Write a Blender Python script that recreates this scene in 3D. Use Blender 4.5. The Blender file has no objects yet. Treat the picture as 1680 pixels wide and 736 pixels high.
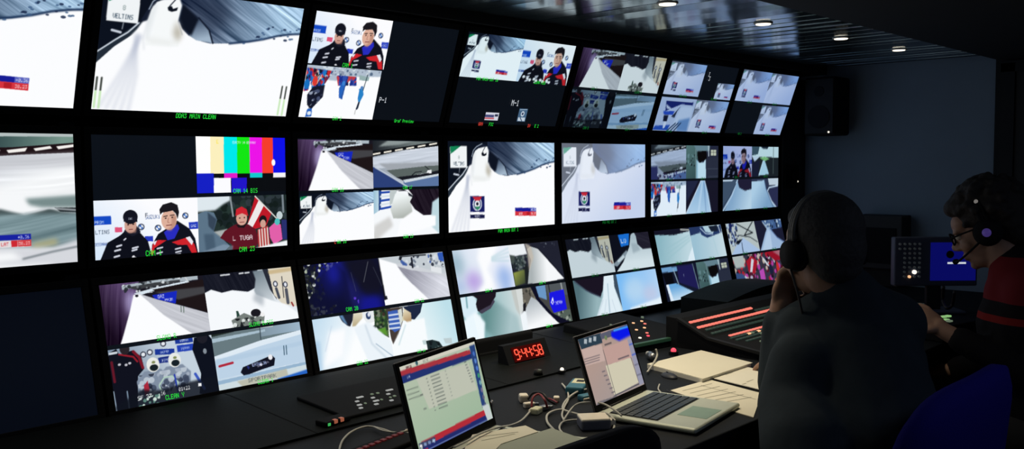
import bpy, bmesh, math, random
import numpy as np
from mathutils import Vector, Matrix, Euler

SC = bpy.context.scene
COL = SC.collection
SC.view_settings.view_transform = 'Standard'
SC.view_settings.look = 'None'
PI = math.pi
P = 0.60            # pitch of the monitor columns along the wall (m)
CAMZ = 1.40
Z0 = CAMZ - 0.3833 * P   # bottom of the middle row of screens
SW, SH = 0.9278 * P, 0.9278 * P * 9 / 16   # visible screen
DESK = 0.77

# ------------------------------------------------------------------ helpers
def prop(o, label=None, cat=None, group=None, kind=None):
    if label: o['label'] = label
    if cat: o['category'] = cat
    if group: o['group'] = group
    if kind: o['kind'] = kind
    return o

def empty(name, loc=(0, 0, 0), rot=(0, 0, 0), label=None, cat=None, group=None):
    o = bpy.data.objects.new(name, None)
    COL.objects.link(o)
    o.empty_display_size = 0.05
    o.location = loc
    o.rotation_euler = rot
    return prop(o, label, cat, group)

def link(name, me, mat=None, parent=None, loc=None):
    o = bpy.data.objects.new(name, me)
    COL.objects.link(o)
    if mat is not None and not me.materials:
        me.materials.append(mat)
    if parent is not None:
        o.parent = parent
    if loc is not None:
        o.location = loc
    return o

class MB:
    """collects shapes into one mesh"""
    def __init__(s):
        s.bm = bmesh.new()
    def _t(s, geom, M):
        bmesh.ops.transform(s.bm, matrix=M, verts=geom)
    def box(s, lo, hi, M=None, bevel=0.0, seg=2):
        c = [(a + b) / 2 for a, b in zip(lo, hi)]
        d = [abs(b - a) for a, b in zip(lo, hi)]
        r = bmesh.ops.create_cube(s.bm, size=1, matrix=Matrix.Translation(c) @ Matrix.Diagonal((*d, 1)))
        vs = r['verts']
        if bevel > 0:
            es = list({e for v in vs for e in v.link_edges})
            r2 = bmesh.ops.bevel(s.bm, geom=es, offset=bevel, segments=seg, affect='EDGES', profile=0.5)
            vs = list({v for f in r2['faces'] for v in f.verts} | {v for v in vs if v.is_valid})
        if M is not None: s._t(vs, M)
        return s
    def cyl(s, p0, p1, r0, r1=None, n=20, caps=True):
        r1 = r0 if r1 is None else r1
        p0, p1 = Vector(p0), Vector(p1)
        d = p1 - p0
        q = d.to_track_quat('Z', 'Y').to_matrix().to_4x4()
        bmesh.ops.create_cone(s.bm, cap_ends=caps, segments=n, radius1=r0, radius2=r1, depth=d.length,
                              matrix=Matrix.Translation((p0 + p1) / 2) @ q)
        return s
    def sph(s, c, r, n=16, M=None):
        if not hasattr(r, '__len__'): r = (r, r, r)
        T = Matrix.Translation(c) @ (M if M is not None else Matrix.Identity(4)) @ Matrix.Diagonal((*r, 1))
        bmesh.ops.create_uvsphere(s.bm, u_segments=n, v_segments=max(6, n // 2 + 2), radius=1, matrix=T)
        return s
    def rc(s, p0, p1, r0, r1, n=16):      # tapered limb with round ends
        s.sph(p0, r0, n); s.sph(p1, r1, n)
        if (Vector(p1) - Vector(p0)).length > 1e-4: s.cyl(p0, p1, r0, r1, n)
        return s
    def chain(s, pts, rs, n=16):
        for i in range(len(pts) - 1): s.rc(pts[i], pts[i + 1], rs[i], rs[i + 1], n)
        return s
    def prism(s, poly, d0, d1, axis='y'):
        """extrude a 2-D outline (a,b) between d0 and d1 along an axis"""
        def mk(a, b, d):
            return {'y': (a, d, b), 'x': (d, a, b), 'z': (a, b, d)}[axis]
        v0 = [s.bm.verts.new(mk(a, b, d0)) for a, b in poly]
        v1 = [s.bm.verts.new(mk(a, b, d1)) for a, b in poly]
        n = len(poly)
        s.bm.faces.new(v0); s.bm.faces.new(v1[::-1])
        for i in range(n):
            s.bm.faces.new((v0[i], v0[(i + 1) % n], v1[(i + 1) % n], v1[i]))
        return s
    def tube(s, pts, r, n=8, sub=6):
        pts = [Vector(p) for p in pts]
        cr = []
        for i in range(len(pts) - 1):
            a = pts[max(i - 1, 0)]; b = pts[i]; c = pts[i + 1]; d = pts[min(i + 2, len(pts) - 1)]
            for k in range(sub):
                t = k / sub
                cr.append(0.5 * ((2 * b) + (c - a) * t + (2 * a - 5 * b + 4 * c - d) * t * t + (3 * b - a - 3 * c + d) * t ** 3))
        cr.append(pts[-1])
        rings = []
        up = Vector((0, 0, 1))
        for i, p in enumerate(cr):
            tg = (cr[min(i + 1, len(cr) - 1)] - cr[max(i - 1, 0)]).normalized()
            x = tg.cross(up)
            if x.length < 1e-3: x = tg.cross(Vector((1, 0, 0)))
            x.normalize(); y = x.cross(tg)
            rings.append([s.bm.verts.new(p + r * (math.cos(2 * PI * k / n) * x + math.sin(2 * PI * k / n) * y)) for k in range(n)])
        for a, b in zip(rings, rings[1:]):
            for k in range(n): s.bm.faces.new((a[k], a[(k + 1) % n], b[(k + 1) % n], b[k]))
        s.bm.faces.new(rings[0][::-1]); s.bm.faces.new(rings[-1])
        return s
    def grid(s, f, nu, nv):
        vs = [[s.bm.verts.new(f(i / nu, j / nv)) for i in range(nu + 1)] for j in range(nv + 1)]
        for j in range(nv):
            for i in range(nu):
                s.bm.faces.new((vs[j][i], vs[j][i + 1], vs[j + 1][i + 1], vs[j + 1][i]))
        return s
    def mesh(s, name, smooth=False):
        bmesh.ops.recalc_face_normals(s.bm, faces=s.bm.faces[:])
        me = bpy.data.meshes.new(name)
        s.bm.to_mesh(me); s.bm.free()
        if smooth: me.polygons.foreach_set('use_smooth', [True] * len(me.polygons))
        return me
    def build(s, name, mat, parent=None, smooth=False, loc=None):
        return link(name, s.mesh(name, smooth), mat, parent, loc)
    def fused(s, name, mat, parent, voxel=0.008, smooth=6, loc=None):
        """melt the collected volumes into one continuous skin"""
        o = link(name, s.mesh(name), mat, parent)
        r = o.modifiers.new('r', 'REMESH'); r.mode = 'VOXEL'; r.voxel_size = voxel
        r.use_smooth_shade = True
        if smooth:
            q = o.modifiers.new('s', 'SMOOTH'); q.iterations = smooth; q.factor = 0.5
        bpy.context.view_layer.update()
        dg = bpy.context.evaluated_depsgraph_get()
        me = bpy.data.meshes.new_from_object(o.evaluated_get(dg))
        o.modifiers.clear()
        o.data = me
        if not me.materials: me.materials.append(mat)
        me.polygons.foreach_set('use_smooth', [True] * len(me.polygons))
        if loc is not None: o.location = loc
        return o

def srgb(c):
    return tuple((x / 255 / 12.92) if x / 255 <= 0.04045 else ((x / 255 + 0.055) / 1.055) ** 2.4 for x in c)

def mat(name, base, rough=0.6, metal=0.0, emit=None, estr=1.0, noise=0.12, nscale=30, bump=0.0, bscale=120, spec=0.4):
    m = bpy.data.materials.new(name)
    m.use_nodes = True
    nt = m.node_tree; N = nt.nodes; L = nt.links
    b = N['Principled BSDF']
    b.inputs['Roughness'].default_value = rough
    b.inputs['Metallic'].default_value = metal
    b.inputs['Specular IOR Level'].default_value = spec
    tc = N.new('ShaderNodeTexCoord')
    nz = N.new('ShaderNodeTexNoise'); nz.inputs['Scale'].default_value = nscale; nz.inputs['Detail'].default_value = 4
    L.new(tc.outputs['Object'], nz.inputs['Vector'])
    mx = N.new('ShaderNodeMix'); mx.data_type = 'RGBA'
    mx.inputs['A'].default_value = (*[c * (1 - noise) for c in base], 1)
    mx.inputs['B'].default_value = (*[min(1, c * (1 + noise)) for c in base], 1)
    L.new(nz.outputs['Fac'], mx.inputs['Factor'])
    L.new(mx.outputs['Result'], b.inputs['Base Color'])
    if bump:
        n2 = N.new('ShaderNodeTexNoise'); n2.inputs['Scale'].default_value = bscale; n2.inputs['Detail'].default_value = 3
        L.new(tc.outputs['Object'], n2.inputs['Vector'])
        bp = N.new('ShaderNodeBump'); bp.inputs['Strength'].default_value = bump; bp.inputs['Distance'].default_value = 0.004
        L.new(n2.outputs['Fac'], bp.inputs['Height']); L.new(bp.outputs['Normal'], b.inputs['Normal'])
    if emit is not None:
        b.inputs['Emission Color'].default_value = (*emit, 1)
        b.inputs['Emission Strength'].default_value = estr
    return m

def glow(name, rgb255, strength=1.0):
    c = srgb(rgb255)
    return mat(name, tuple(x * 0.2 for x in c), 0.4, emit=c, estr=strength, noise=0.02)

# ------------------------------------------------------------------ 5x7 lettering
_F = {'A':'0E11111F111111','B':'1E11111E11111E','C':'0E11101010110E','D':'1E11111111111E','E':'1F10101E10101F','F':'1F10101E101010',
'G':'0E11101711110F','H':'1111111F111111','I':'0E04040404040E','J':'0702020202120C','K':'11121418141211','L':'1010101010101F','M':'111B1515111111',
'N':'11191915131311','O':'0E11111111110E','P':'1E11111E101010','Q':'0E11111115120D','R':'1E11111E141211','S':'0F10100E01011E','T':'1F040404040404',
'U':'1111111111110E','V':'11111111110A04','W':'1111111515150A','X':'11110A040A1111','Y':'1111110A040404','Z':'1F01020408101F',
'0':'0E11131519110E','1':'040C040404040E','2':'0E11010204081F','3':'1F02040201110E','4':'02060A121F0202','5':'1F101E0101110E','6':'0608101E11110E',
'7':'1F010204080808','8':'0E11110E11110E','9':'0E11110F01020C','-':'0000001F000000',':':'000C0C000C0C00','.':'00000000000C0C','+':'0004041F040400',
'a':'00000E010F110F','e':'00000E111F100E','f':'0609081C080808','i':'04000C0404040E','r':'00001619101010','v':'00001111110A04','w':'0000111115150A',' ':'00000000000000'}
def bits(ch):
    h = _F.get(ch, _F.get(ch.upper(), _F[' ']))
    return [[(int(h[2 * r:2 * r + 2], 16) >> (4 - c)) & 1 for c in range(5)] for r in range(7)]
def text_quads(s, h, sx=0.8):
    """quads (x0,x1,z0,z1) of a line of lettering, centred on 0, height h"""
    u = h / 7; ux = u * sx; w = (6 * len(s) - 1) * ux; out = []
    for i, ch in enumerate(s):
        for r, row in enumerate(bits(ch)):
            c = 0
            while c < 5:
                if row[c]:
                    c1 = c
                    while c1 < 5 and row[c1]: c1 += 1
                    x = -w / 2 + (6 * i + c) * ux
                    out.append((x, x + (c1 - c) * ux, h / 2 - (r + 1) * u, h / 2 - r * u)); c = c1
                else: c += 1
    return out
def text_mesh(name, s, h, sx=0.8, m=None, plane='xz'):
    vs, fs = [], []
    for x0, x1, z0, z1 in text_quads(s, h, sx):
        k = len(vs)
        vs += [(x0, 0, z0), (x1, 0, z0), (x1, 0, z1), (x0, 0, z1)] if plane == 'xz' else [(x0, z0, 0), (x1, z0, 0), (x1, z1, 0), (x0, z1, 0)]
        fs.append((k, k + 1, k + 2, k + 3))
    me = bpy.data.meshes.new(name); me.from_pydata(vs, [], fs)
    if m: me.materials.append(m)
    return me

# ------------------------------------------------------------------ picture painter: small rasters carried as vertex colours
def homog(src):
    """map the four corners TL,TR,BR,BL of src onto the unit square (u right, v down)"""
    dst = [(0, 0), (1, 0), (1, 1), (0, 1)]
    A, B = [], []
    for (x, y), (u, v) in zip(src, dst):
        A.append([x, y, 1, 0, 0, 0, -u * x, -u * y]); B.append(u)
        A.append([0, 0, 0, x, y, 1, -v * x, -v * y]); B.append(v)
    h = np.append(np.linalg.solve(np.array(A, float), np.array(B, float)), 1).reshape(3, 3)
    return h

class Cv:
    SS = 2
    def __init__(s, w, h, corners=None):
        s.W, s.H = w * s.SS, h * s.SS
        s.a = np.zeros((s.H, s.W, 3))
        s.U, s.V = np.meshgrid((np.arange(s.W) + .5) / s.W, (np.arange(s.H) + .5) / s.H)
        s.asp = 16 / 9
        s.c(corners)
    def c(s, corners):
        s.h = homog(corners) if corners else None
        if corners:   # mean size of one reference unit in v
            (x0, y0), _, _, (x3, y3) = corners
            s.unit = 1 / math.hypot(x3 - x0, y3 - y0)
        else: s.unit = 1
    def m(s, p):
        if s.h is None: return p
        q = s.h @ np.array((p[0], p[1], 1.0))
        return q[0] / q[2], q[1] / q[2]
    def _mask(s, pts):
        pts = [s.m(p) for p in pts]
        m = np.zeros((s.H, s.W), bool)
        n = len(pts)
        for i in range(n):
            (x0, y0), (x1, y1) = pts[i], pts[(i + 1) % n]
            if y0 == y1: continue
            cond = (s.V >= min(y0, y1)) & (s.V < max(y0, y1))
            m ^= cond & (s.U < x0 + (s.V - y0) * (x1 - x0) / (y1 - y0))
        return m.astype(float)
    def _blur(s, m, k):
        k = int(k * s.H)
        if k < 1: return m
        for ax in (0, 1):
            for _ in range(2):
                pad = [(0, 0), (0, 0)]; pad[ax] = (k + 1, k)
                cs = np.cumsum(np.pad(m, pad, mode='edge'), axis=ax)
                m = (cs[2 * k + 1:] - cs[:-2 * k - 1]) / (2 * k + 1) if ax == 0 else (cs[:, 2 * k + 1:] - cs[:, :-2 * k - 1]) / (2 * k + 1)
        return m
    def _put(s, m, col):
        col = np.array(col, float) / 255 if not isinstance(col, np.ndarray) else col
        s.a = s.a * (1 - m[..., None]) + col * m[..., None]
    def fill(s, col): s.a[:] = np.array(col) / 255.
    def poly(s, pts, col, soft=0, al=1): s._put(s._blur(s._mask(pts), soft) * al, col); return s
    def grad(s, pts, c0, c1, p0, p1, soft=0, al=1):
        (u0, v0), (u1, v1) = s.m(p0), s.m(p1)
        du, dv = (u1 - u0) * s.asp, v1 - v0
        t = np.clip(((s.U - u0) * s.asp * du + (s.V - v0) * dv) / (du * du + dv * dv), 0, 1)[..., None]
        col = (np.array(c0) * (1 - t) + np.array(c1) * t) / 255.
        m = (s._blur(s._mask(pts), soft) if pts else np.ones((s.H, s.W))) * al
        s.a = s.a * (1 - m[..., None]) + col * m[..., None]; return s
    def ell(s, c, rx, ry, col, soft=0, al=1):
        u, v = s.m(c)
        k = s.unit if s.h is not None else 1
        d = ((s.U - u) * s.asp / (rx * k)) ** 2 + ((s.V - v) / (ry * k)) ** 2
        s._put(s._blur((d < 1).astype(float), soft) * al, col); return s
    def line(s, pts, w, col, soft=0, al=1):
        pts = [s.m(p) for p in pts]; w = w * (s.unit if s.h is not None else 1)
        m = np.zeros((s.H, s.W))
        for (x0, y0), (x1, y1) in zip(pts, pts[1:]):
            ax, bx = x0 * s.asp, x1 * s.asp
            du, dv = bx - ax, y1 - y0
            t = np.clip(((s.U * s.asp - ax) * du + (s.V - y0) * dv) / (du * du + dv * dv + 1e-12), 0, 1)
            d = np.hypot(s.U * s.asp - ax - t * du, s.V - y0 - t * dv)
            m = np.maximum(m, np.clip((w / 2 - d) * s.H + .5, 0, 1))
        s._put(s._blur(m, soft) * al, col); return s
    def text(s, t, c, h, col, sx=0.8):
        u, v = s.m(c); h = h * (s.unit if s.h is not None else 1)
        m = np.zeros((s.H, s.W))
        for x0, x1, z0, z1 in text_quads(t, h, sx):
            m = np.maximum(m, ((s.U - u) * s.asp >= x0) * ((s.U - u) * s.asp < x1) * (v - s.V >= z0) * (v - s.V < z1))
        s._put(m * 1.0, col); return s
    def specks(s, pts, cols, n, r, seed=1, al=1, ry=None):
        rg = random.Random(seed); xs = [p[0] for p in pts]; ys = [p[1] for p in pts]
        msk = s._mask(pts)
        acc = s.a.copy(); s2 = s.a
        for _ in range(n):
            c = (rg.uniform(min(xs), max(xs)), rg.uniform(min(ys), max(ys)))
            k = rg.uniform(.6, 1.3)
            s.ell(c, r * k, (ry or r) * k, cols[rg.randrange(len(cols))], 0, al)
        s.a = acc * (1 - msk[..., None]) + s.a * msk[..., None]; return s
    def streak(s, pts, ang, amp, freq=40, seed=1, soft=0):
        """light and dark brushed streaks running at an angle (degrees, image space)"""
        rg = np.random.RandomState(seed)
        a = math.radians(ang)
        x = s.U * s.asp; y = s.V
        q = -x * math.sin(a) + y * math.cos(a); l = x * math.cos(a) + y * math.sin(a)
        t = np.zeros_like(q)
        for k, g in ((1.0, .5), (2.1, .8), (4.3, .6)):
            n = rg.uniform(-1, 1, 512); n[::3] *= 2.0
            z = (q + .012 * np.sin(l * 5 + rg.rand() * 6)) * freq * k / 6 + 40
            env = .55 + .45 * np.sin(l * (3 + k) + rg.rand() * 6 + q * 30)
            t += g * env * np.interp(z % 512, np.arange(512), n)
        m = s._blur(s._mask(pts), soft)
        s.a = np.clip(s.a + (t * amp / 255 * m)[..., None], 0, 1); return s
    def out(s, dim=(1, 1, 1), soft=0):
        a = s.a
        if soft: a = np.stack([s._blur(a[..., i], soft) for i in range(3)], -1)
        a = a.reshape(s.H // s.SS, s.SS, s.W // s.SS, s.SS, 3).mean((1, 3))
        return np.clip(a * np.array(dim), 0, 1)

def raster_mesh(name, img, w, h, m):
    """a flat picture w x h in the xz plane (lower-left at the origin), colours per vertex"""
    H, W, _ = img.shape
    xs = np.linspace(0, w, W); zs = np.linspace(h, 0, H)
    X, Z = np.meshgrid(xs, zs)
    co = np.stack([X, np.zeros_like(X), Z], -1).reshape(-1, 3).astype(np.float32)
    idx = np.arange(W * H).reshape(H, W)
    q = np.stack([idx[1:, :-1], idx[1:, 1:], idx[:-1, 1:], idx[:-1, :-1]], -1).reshape(-1, 4).astype(np.int32)
    me = bpy.data.meshes.new(name)
    me.vertices.add(len(co)); me.vertices.foreach_set('co', co.ravel())
    me.loops.add(q.size); me.loops.foreach_set('vertex_index', q.ravel())
    me.polygons.add(len(q)); me.polygons.foreach_set('loop_start', np.arange(0, q.size, 4, dtype=np.int32))
    me.update(calc_edges=True)
    lin = np.where(img <= .04045, img / 12.92, ((img + .055) / 1.055) ** 2.4)
    at = me.color_attributes.new('picture', 'FLOAT_COLOR', 'POINT')
    at.data.foreach_set('color', np.concatenate([lin.reshape(-1, 3), np.ones((W * H, 1))], 1).astype(np.float32).ravel())
    me.materials.append(m)
    return me
# ------------------------------------------------------------------ the pictures on the screens
def R4(a, b): return [(a[0], a[1]), (b[0], a[1]), (b[0], b[1]), (a[0], b[1])]
WHITE = (252, 253, 255); DARK = (14, 18, 28)

def pic_main(w, h, gfx=True, vu=False, shade=0):
    c = Cv(w, h, [(62, 68), (772, 70), (775, 598), (65, 652)])
    c.fill(WHITE if not shade else (226, 232, 244))
    c.poly([(50, 50), (330, 50), (330, 215), (190, 232), (60, 400)], (12, 18, 30))           # dark wood beyond the run
    c.poly([(60, 385), (195, 225), (225, 235), (120, 350), (60, 440)], (34, 44, 56))
    c.line([(60, 386), (120, 320), (160, 280), (193, 232)], 7, (205, 214, 224))
    c.line([(105, 278), (135, 284)], 11, (200, 208, 220)); c.line([(141, 240), (139, 268)], 4, (160, 170, 180))
    c.poly([(80, 104), (188, 100), (190, 236), (82, 238)], (240, 244, 246))                   # sponsor board
    c.poly([(80, 104), (152, 100), (84, 152)], (20, 130, 84))
    c.text('VELTINS', (137, 212), 22, (40, 60, 78), .72); c.text('8', (138, 172), 22, (110, 130, 130))
    c.poly([(200, 215), (222, 150), (246, 108), (290, 82), (330, 100), (330, 260), (230, 260)], (22, 30, 48))
    c.line([(222, 165), (232, 128), (252, 104), (290, 84)], 5, (170, 184, 200))
    c.grad([(325, 50), (790, 50), (790, 192), (742, 200), (690, 216), (640, 240), (590, 260), (520, 276), (450, 287), (400, 278), (370, 262), (345, 235), (325, 190)],
           (40, 52, 76), (172, 204, 232), (350, 180), (690, 110))
    ice = [(325, 50), (790, 50), (790, 192), (690, 214), (590, 258), (520, 276), (450, 287), (340, 235)]
    c.streak(ice, 30, 34, 330, 3); c.streak(ice, 24, 26, 130, 5)
    if shade: c.grad(ice, (16, 36, 84), (110, 164, 224), (390, 150), (700, 130), .01, .85)
    c.poly([(330, 70), (470, 70), (520, 150), (460, 230), (420, 200), (360, 130)], (30, 40, 62), .06, .6)
    c.grad([(398, 176), (438, 222), (462, 282), (400, 280), (372, 262)], (60, 76, 100), (160, 180, 200), (400, 180), (420, 270))
    c.line([(398, 176), (440, 225), (460, 284)], 8, (20, 28, 46))
    c.poly([(335, 120), (398, 180), (380, 262), (345, 230), (330, 190)], (14, 20, 34), .01)
    c.line([(520, 276), (590, 256), (640, 238), (690, 214), (740, 198), (780, 190)], 10, (30, 52, 86), .006)
    c.specks([(660, 165), (780, 165), (780, 225), (560, 275)], [(20, 34, 66), (60, 90, 130)], 40, 9, 4, .8, 5)
    c.poly([(205, 225), (222, 215), (234, 150), (262, 118), (300, 106), (322, 104), (332, 130), (326, 195), (345, 245), (400, 285), (450, 300), (440, 380), (200, 400), (100, 420), (190, 260)], WHITE if not shade else (226, 232, 244), .006)
    c.poly([(224, 330), (222, 220), (230, 165), (246, 128), (268, 114), (322, 103), (332, 130), (326, 205), (346, 262), (340, 320)], (246, 249, 250), .004); c.grad([(222, 300), (224, 200), (240, 140), (256, 130), (250, 200), (246, 310)], (214, 220, 224), (246, 249, 252), (224, 240), (246, 245), .012, .6)
    c.line([(308, 108), (296, 130), (288, 146)], 5, (22, 28, 42)); c.poly([(284, 146), (298, 138), (304, 150), (320, 140), (318, 156), (300, 164), (288, 160)], (14, 20, 32), .002); c.line([(324, 104), (334, 130), (328, 205), (348, 262)], 3, (110, 124, 140), .003, .7)
    c.poly([(322, 200), (348, 258), (336, 300), (314, 262)], (150, 140, 118), .025, .6)
    c.poly([(226, 290), (336, 296), (310, 318), (232, 316)], (224, 226, 224), .02, .5)
    c.line([(222, 215), (214, 300), (222, 350)], 5, (190, 198, 206), .01, .6)
    for k in range(5):
        c.line([(205 - 4 * k, 290), (150 + 14 * k, 470), (90 + 26 * k, 640)], 14, (176, 184, 204), .016, .45)
    if shade: c.grad(None, (226, 232, 244), (170, 190, 226), (400, 330), (560, 620), 0, .45)
    if gfx:
        c.poly(R4((209, 416), (304, 518)), (22, 28, 96))
        c.ell((257, 468), 42, 44, (214, 220, 232)); c.ell((257, 468), 34, 36, (70, 84, 130)); c.ell((257, 468), 24, 26, (236, 238, 244))
        c.poly([(226, 420), (288, 420), (272, 446), (242, 446)], (196, 40, 56)); c.poly([(238, 482), (278, 482), (258, 508)], (50, 140, 96)); c.ell((257, 466), 12, 11, (20, 24, 40))
        c.poly(R4((209, 534), (304, 558)), (22, 26, 70)); c.text('TODAY', (257, 546), 15, (235, 238, 246))
        c.poly(R4((508, 489), (650, 513)), (24, 30, 150)); c.poly(R4((612, 489), (650, 513)), (90, 100, 190)); c.text('+0.36', (631, 501), 15, (235, 238, 250))
        c.poly(R4((508, 513), (650, 541)), (214, 52, 62)); c.text('GER', (545, 527), 18, (250, 240, 240)); c.poly(R4((585, 516), (606, 538)), (180, 30, 40)); c.text('38.23', (630, 527), 15, (250, 240, 240))
    if vu:
        for x in (74, 90, 742, 758):
            y0 = 500 if x < 400 else 452
            c.line([(x, y0), (x, y0 + 58)], 9, (60, 66, 60)); c.line([(x, y0 + 66), (x, y0 + 140)], 11, (196, 232, 180), 0, .9)
    return c

def pic_interview(w, h, sub=False):
    c = Cv(w, h, [(72, 388), (605, 374), (610, 652), (76, 683)])
    c.grad(None, (216, 232, 250), (252, 252, 255), (80, 640), (330, 390))
    c.poly([(72, 466), (160, 463), (162, 505), (72, 510)], (20, 74, 196)); c.text('PROM', (100, 496), 16, (210, 226, 250))
    c.text('LTINS', (116, 543), 20, (70, 84, 106)); c.poly(R4((178, 520), (216, 545)), (222, 84, 122))
    c.text('VIESSMANN', (104, 604), 15, (40, 70, 150), .6); c.text('Suzuki', (372, 470), 20, (60, 90, 150), .75)
    c.text('F', (340, 462), 22, (30, 44, 70))
    for x, y in ((540, 466), (398, 526), (312, 520)):
        c.ell((x, y), 17, 17, (60, 70, 96)); c.ell((x, y), 11, 11, (236, 240, 246)); c.poly(R4((x - 9, y - 9), (x, y)), (40, 100, 190)); c.poly(R4((x, y), (x + 9, y + 9)), (40, 100, 190))
    c.poly([(556, 500), (606, 496), (606, 532), (560, 534)], (40, 64, 190)); c.text('GAZ', (582, 516), 14, (220, 230, 250)); c.poly(R4((330, 566), (372, 592)), (40, 60, 190))
    # left figure: knit hat and dark coat
    c.poly([(98, 690), (112, 660), (140, 596), (205, 560), (228, 540), (300, 542), (345, 590), (372, 690)], (14, 16, 26))
    c.poly([(222, 545), (236, 520), (288, 512), (310, 545), (268, 566)], (24, 26, 40))
    c.ell((258, 512), 30, 38, (206, 160, 144)); c.poly([(232, 528), (250, 550), (284, 548), (290, 524), (270, 542), (246, 542)], (168, 122, 108), .012, .8)
    c.ell((246, 508), 5, 4, (70, 44, 40)); c.ell((272, 506), 5, 4, (70, 44, 40)); c.line([(250, 532), (268, 531)], 4, (120, 60, 60))
    c.ell((258, 470), 36, 36, (18, 20, 32)); c.poly([(222, 470), (294, 470), (293, 496), (258, 488), (224, 494)], (22, 24, 38)); c.text('SNC', (258, 478), 10, (200, 206, 220))
    for x, y, d in ((198, 612, 22), (190, 634, 26), (186, 664, 24), (280, 622, 26), (276, 634, 22), (270, 676, 20), (228, 580, 8)):
        c.line([(x - d / 2, y + 3), (x + d / 2, y - 3)], 9 if d > 10 else 7, (206, 210, 222))
    c.ell((270, 668), 7, 7, (226, 226, 232))
    # right figure: dark hair, blue collar, red and black coat
    c.poly([(356, 690), (366, 610), (398, 556), (440, 530), (498, 490), (560, 530), (590, 580), (606, 660), (606, 690)], (16, 18, 30))
    c.poly([(428, 548), (452, 530), (500, 508), (508, 530), (482, 580), (446, 588)], (40, 44, 190), .004)
    c.poly([(358, 656), (370, 606), (398, 586), (440, 588), (412, 606), (378, 626), (370, 660)], (206, 36, 44)); c.poly([(468, 598), (552, 574), (586, 610), (600, 656), (572, 656), (548, 612), (500, 612)], (206, 36, 44))
    c.poly([(540, 576), (562, 570), (580, 596), (572, 614)], (232, 232, 240)); c.poly([(368, 596), (392, 588), (380, 612)], (226, 226, 236))
    c.ell((455, 486), 40, 52, (222, 176, 156)); c.poly([(470, 470), (494, 466), (490, 512), (466, 540), (440, 538), (466, 520)], (184, 134, 114), .015, .8)
    c.poly([(410, 462), (406, 434), (424, 410), (468, 398), (500, 412), (508, 448), (500, 482), (490, 456), (474, 440), (446, 446), (420, 450)], (26, 24, 30), .004)
    c.line([(428, 470), (446, 466)], 5, (50, 34, 32)); c.line([(462, 464), (482, 462)], 5, (50, 34, 32)); c.ell((438, 478), 5, 4, (60, 40, 40)); c.ell((472, 474), 5, 4, (60, 40, 40)); c.line([(442, 514), (468, 511)], 5, (130, 66, 66)); c.line([(452, 478), (448, 498), (456, 500)], 4, (176, 124, 108))
    for x, y in ((406, 626), (404, 650), (500, 630), (502, 646), (498, 660)):
        c.line([(x - 13, y + 3), (x + 13, y - 3)], 8, (206, 210, 222))
    if sub:
        for k in range(9): c.ell((150 + 34 * k + (k % 2) * 8, 640 + (k * 7) % 16), 13, 10, (238, 240, 244))
    return c

def pic_fan(w, h):
    c = Cv(w, h, [(608, 374), (1066, 361), (1070, 622), (612, 652)])
    c.fill((26, 36, 38))
    c.specks(R4((600, 350), (1080, 640)), [(18, 28, 26), (38, 54, 50), (50, 60, 66)], 160, 18, 3, .8)
    c.poly([(600, 360), (780, 360), (776, 392), (740, 410), (700, 440), (600, 450)], (222, 232, 238), .02)
    c.line([(776, 372), (790, 470)], 9, (140, 150, 156)); c.line([(1046, 362), (1050, 450)], 12, (120, 132, 140))
    c.poly([(600, 660), (600, 462), (650, 444), (692, 452), (708, 488), (690, 545), (740, 590), (772, 620), (730, 660)], (92, 116, 136)); c.poly([(660, 450), (706, 486), (690, 545), (664, 520)], (54, 70, 88), .01)
    c.poly([(640, 560), (690, 560), (700, 640), (650, 650)], (70, 92, 112), .02)
    c.poly([(690, 548), (760, 535), (770, 560), (730, 580)], (170, 176, 176), .01)
    c.poly([(904, 372), (990, 452), (960, 520), (905, 535), (862, 516)], (190, 26, 40)); c.poly([(922, 392), (950, 420), (890, 526), (862, 516)], (238, 234, 234)); c.poly([(948, 420), (990, 452), (960, 520), (905, 535), (892, 526)], (190, 26, 40))
    c.line([(904, 370), (1016, 484)], 6, (226, 226, 220))
    c.poly([(722, 580), (746, 545), (786, 520), (812, 508), (868, 512), (904, 536), (926, 600), (900, 630), (870, 660), (790, 660), (780, 612)], (96, 22, 36)); c.poly([(804, 514), (860, 510), (846, 530), (816, 528)], (30, 20, 26))
    c.text('L TUGA', (838, 580), 24, (232, 216, 220), .9)
    c.ell((834, 482), 30, 36, (214, 164, 148)); c.poly([(802, 470), (806, 436), (834, 422), (860, 436), (868, 470), (836, 456)], (204, 36, 48)); c.ell((824, 480), 4, 4, (50, 30, 30)); c.ell((848, 478), 4, 4, (50, 30, 30)); c.line([(824, 502), (846, 500)], 4, (130, 60, 60))
    c.ell((944, 492), 22, 26, (26, 22, 26)); c.ell((944, 510), 16, 22, (206, 160, 144))
    c.poly([(915, 540), (968, 520), (982, 630), (920, 640)], (180, 60, 60)); 
    for k in range(4): c.line([(924 + 14 * k, 540 - 3 * k), (930 + 14 * k, 636)], 6, (236, 228, 222))
    c.ell((1030, 468), 18, 22, (196, 210, 214)); c.poly([(975, 530), (1004, 505), (1036, 514), (1044, 590), (1000, 616), (980, 580)], (226, 96, 170)); c.ell((1018, 500), 16, 18, (80, 190, 190)); c.poly([(1040, 490), (1070, 490), (1070, 590), (1044, 590)], (40, 48, 110))
    c.poly([(600, 660), (740, 612), (790, 620), (780, 665), (600, 690)], (150, 170, 190), .01, .5); c.poly([(870, 640), (1070, 594), (1080, 640), (860, 665)], (240, 244, 248), .01)
    return c

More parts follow.
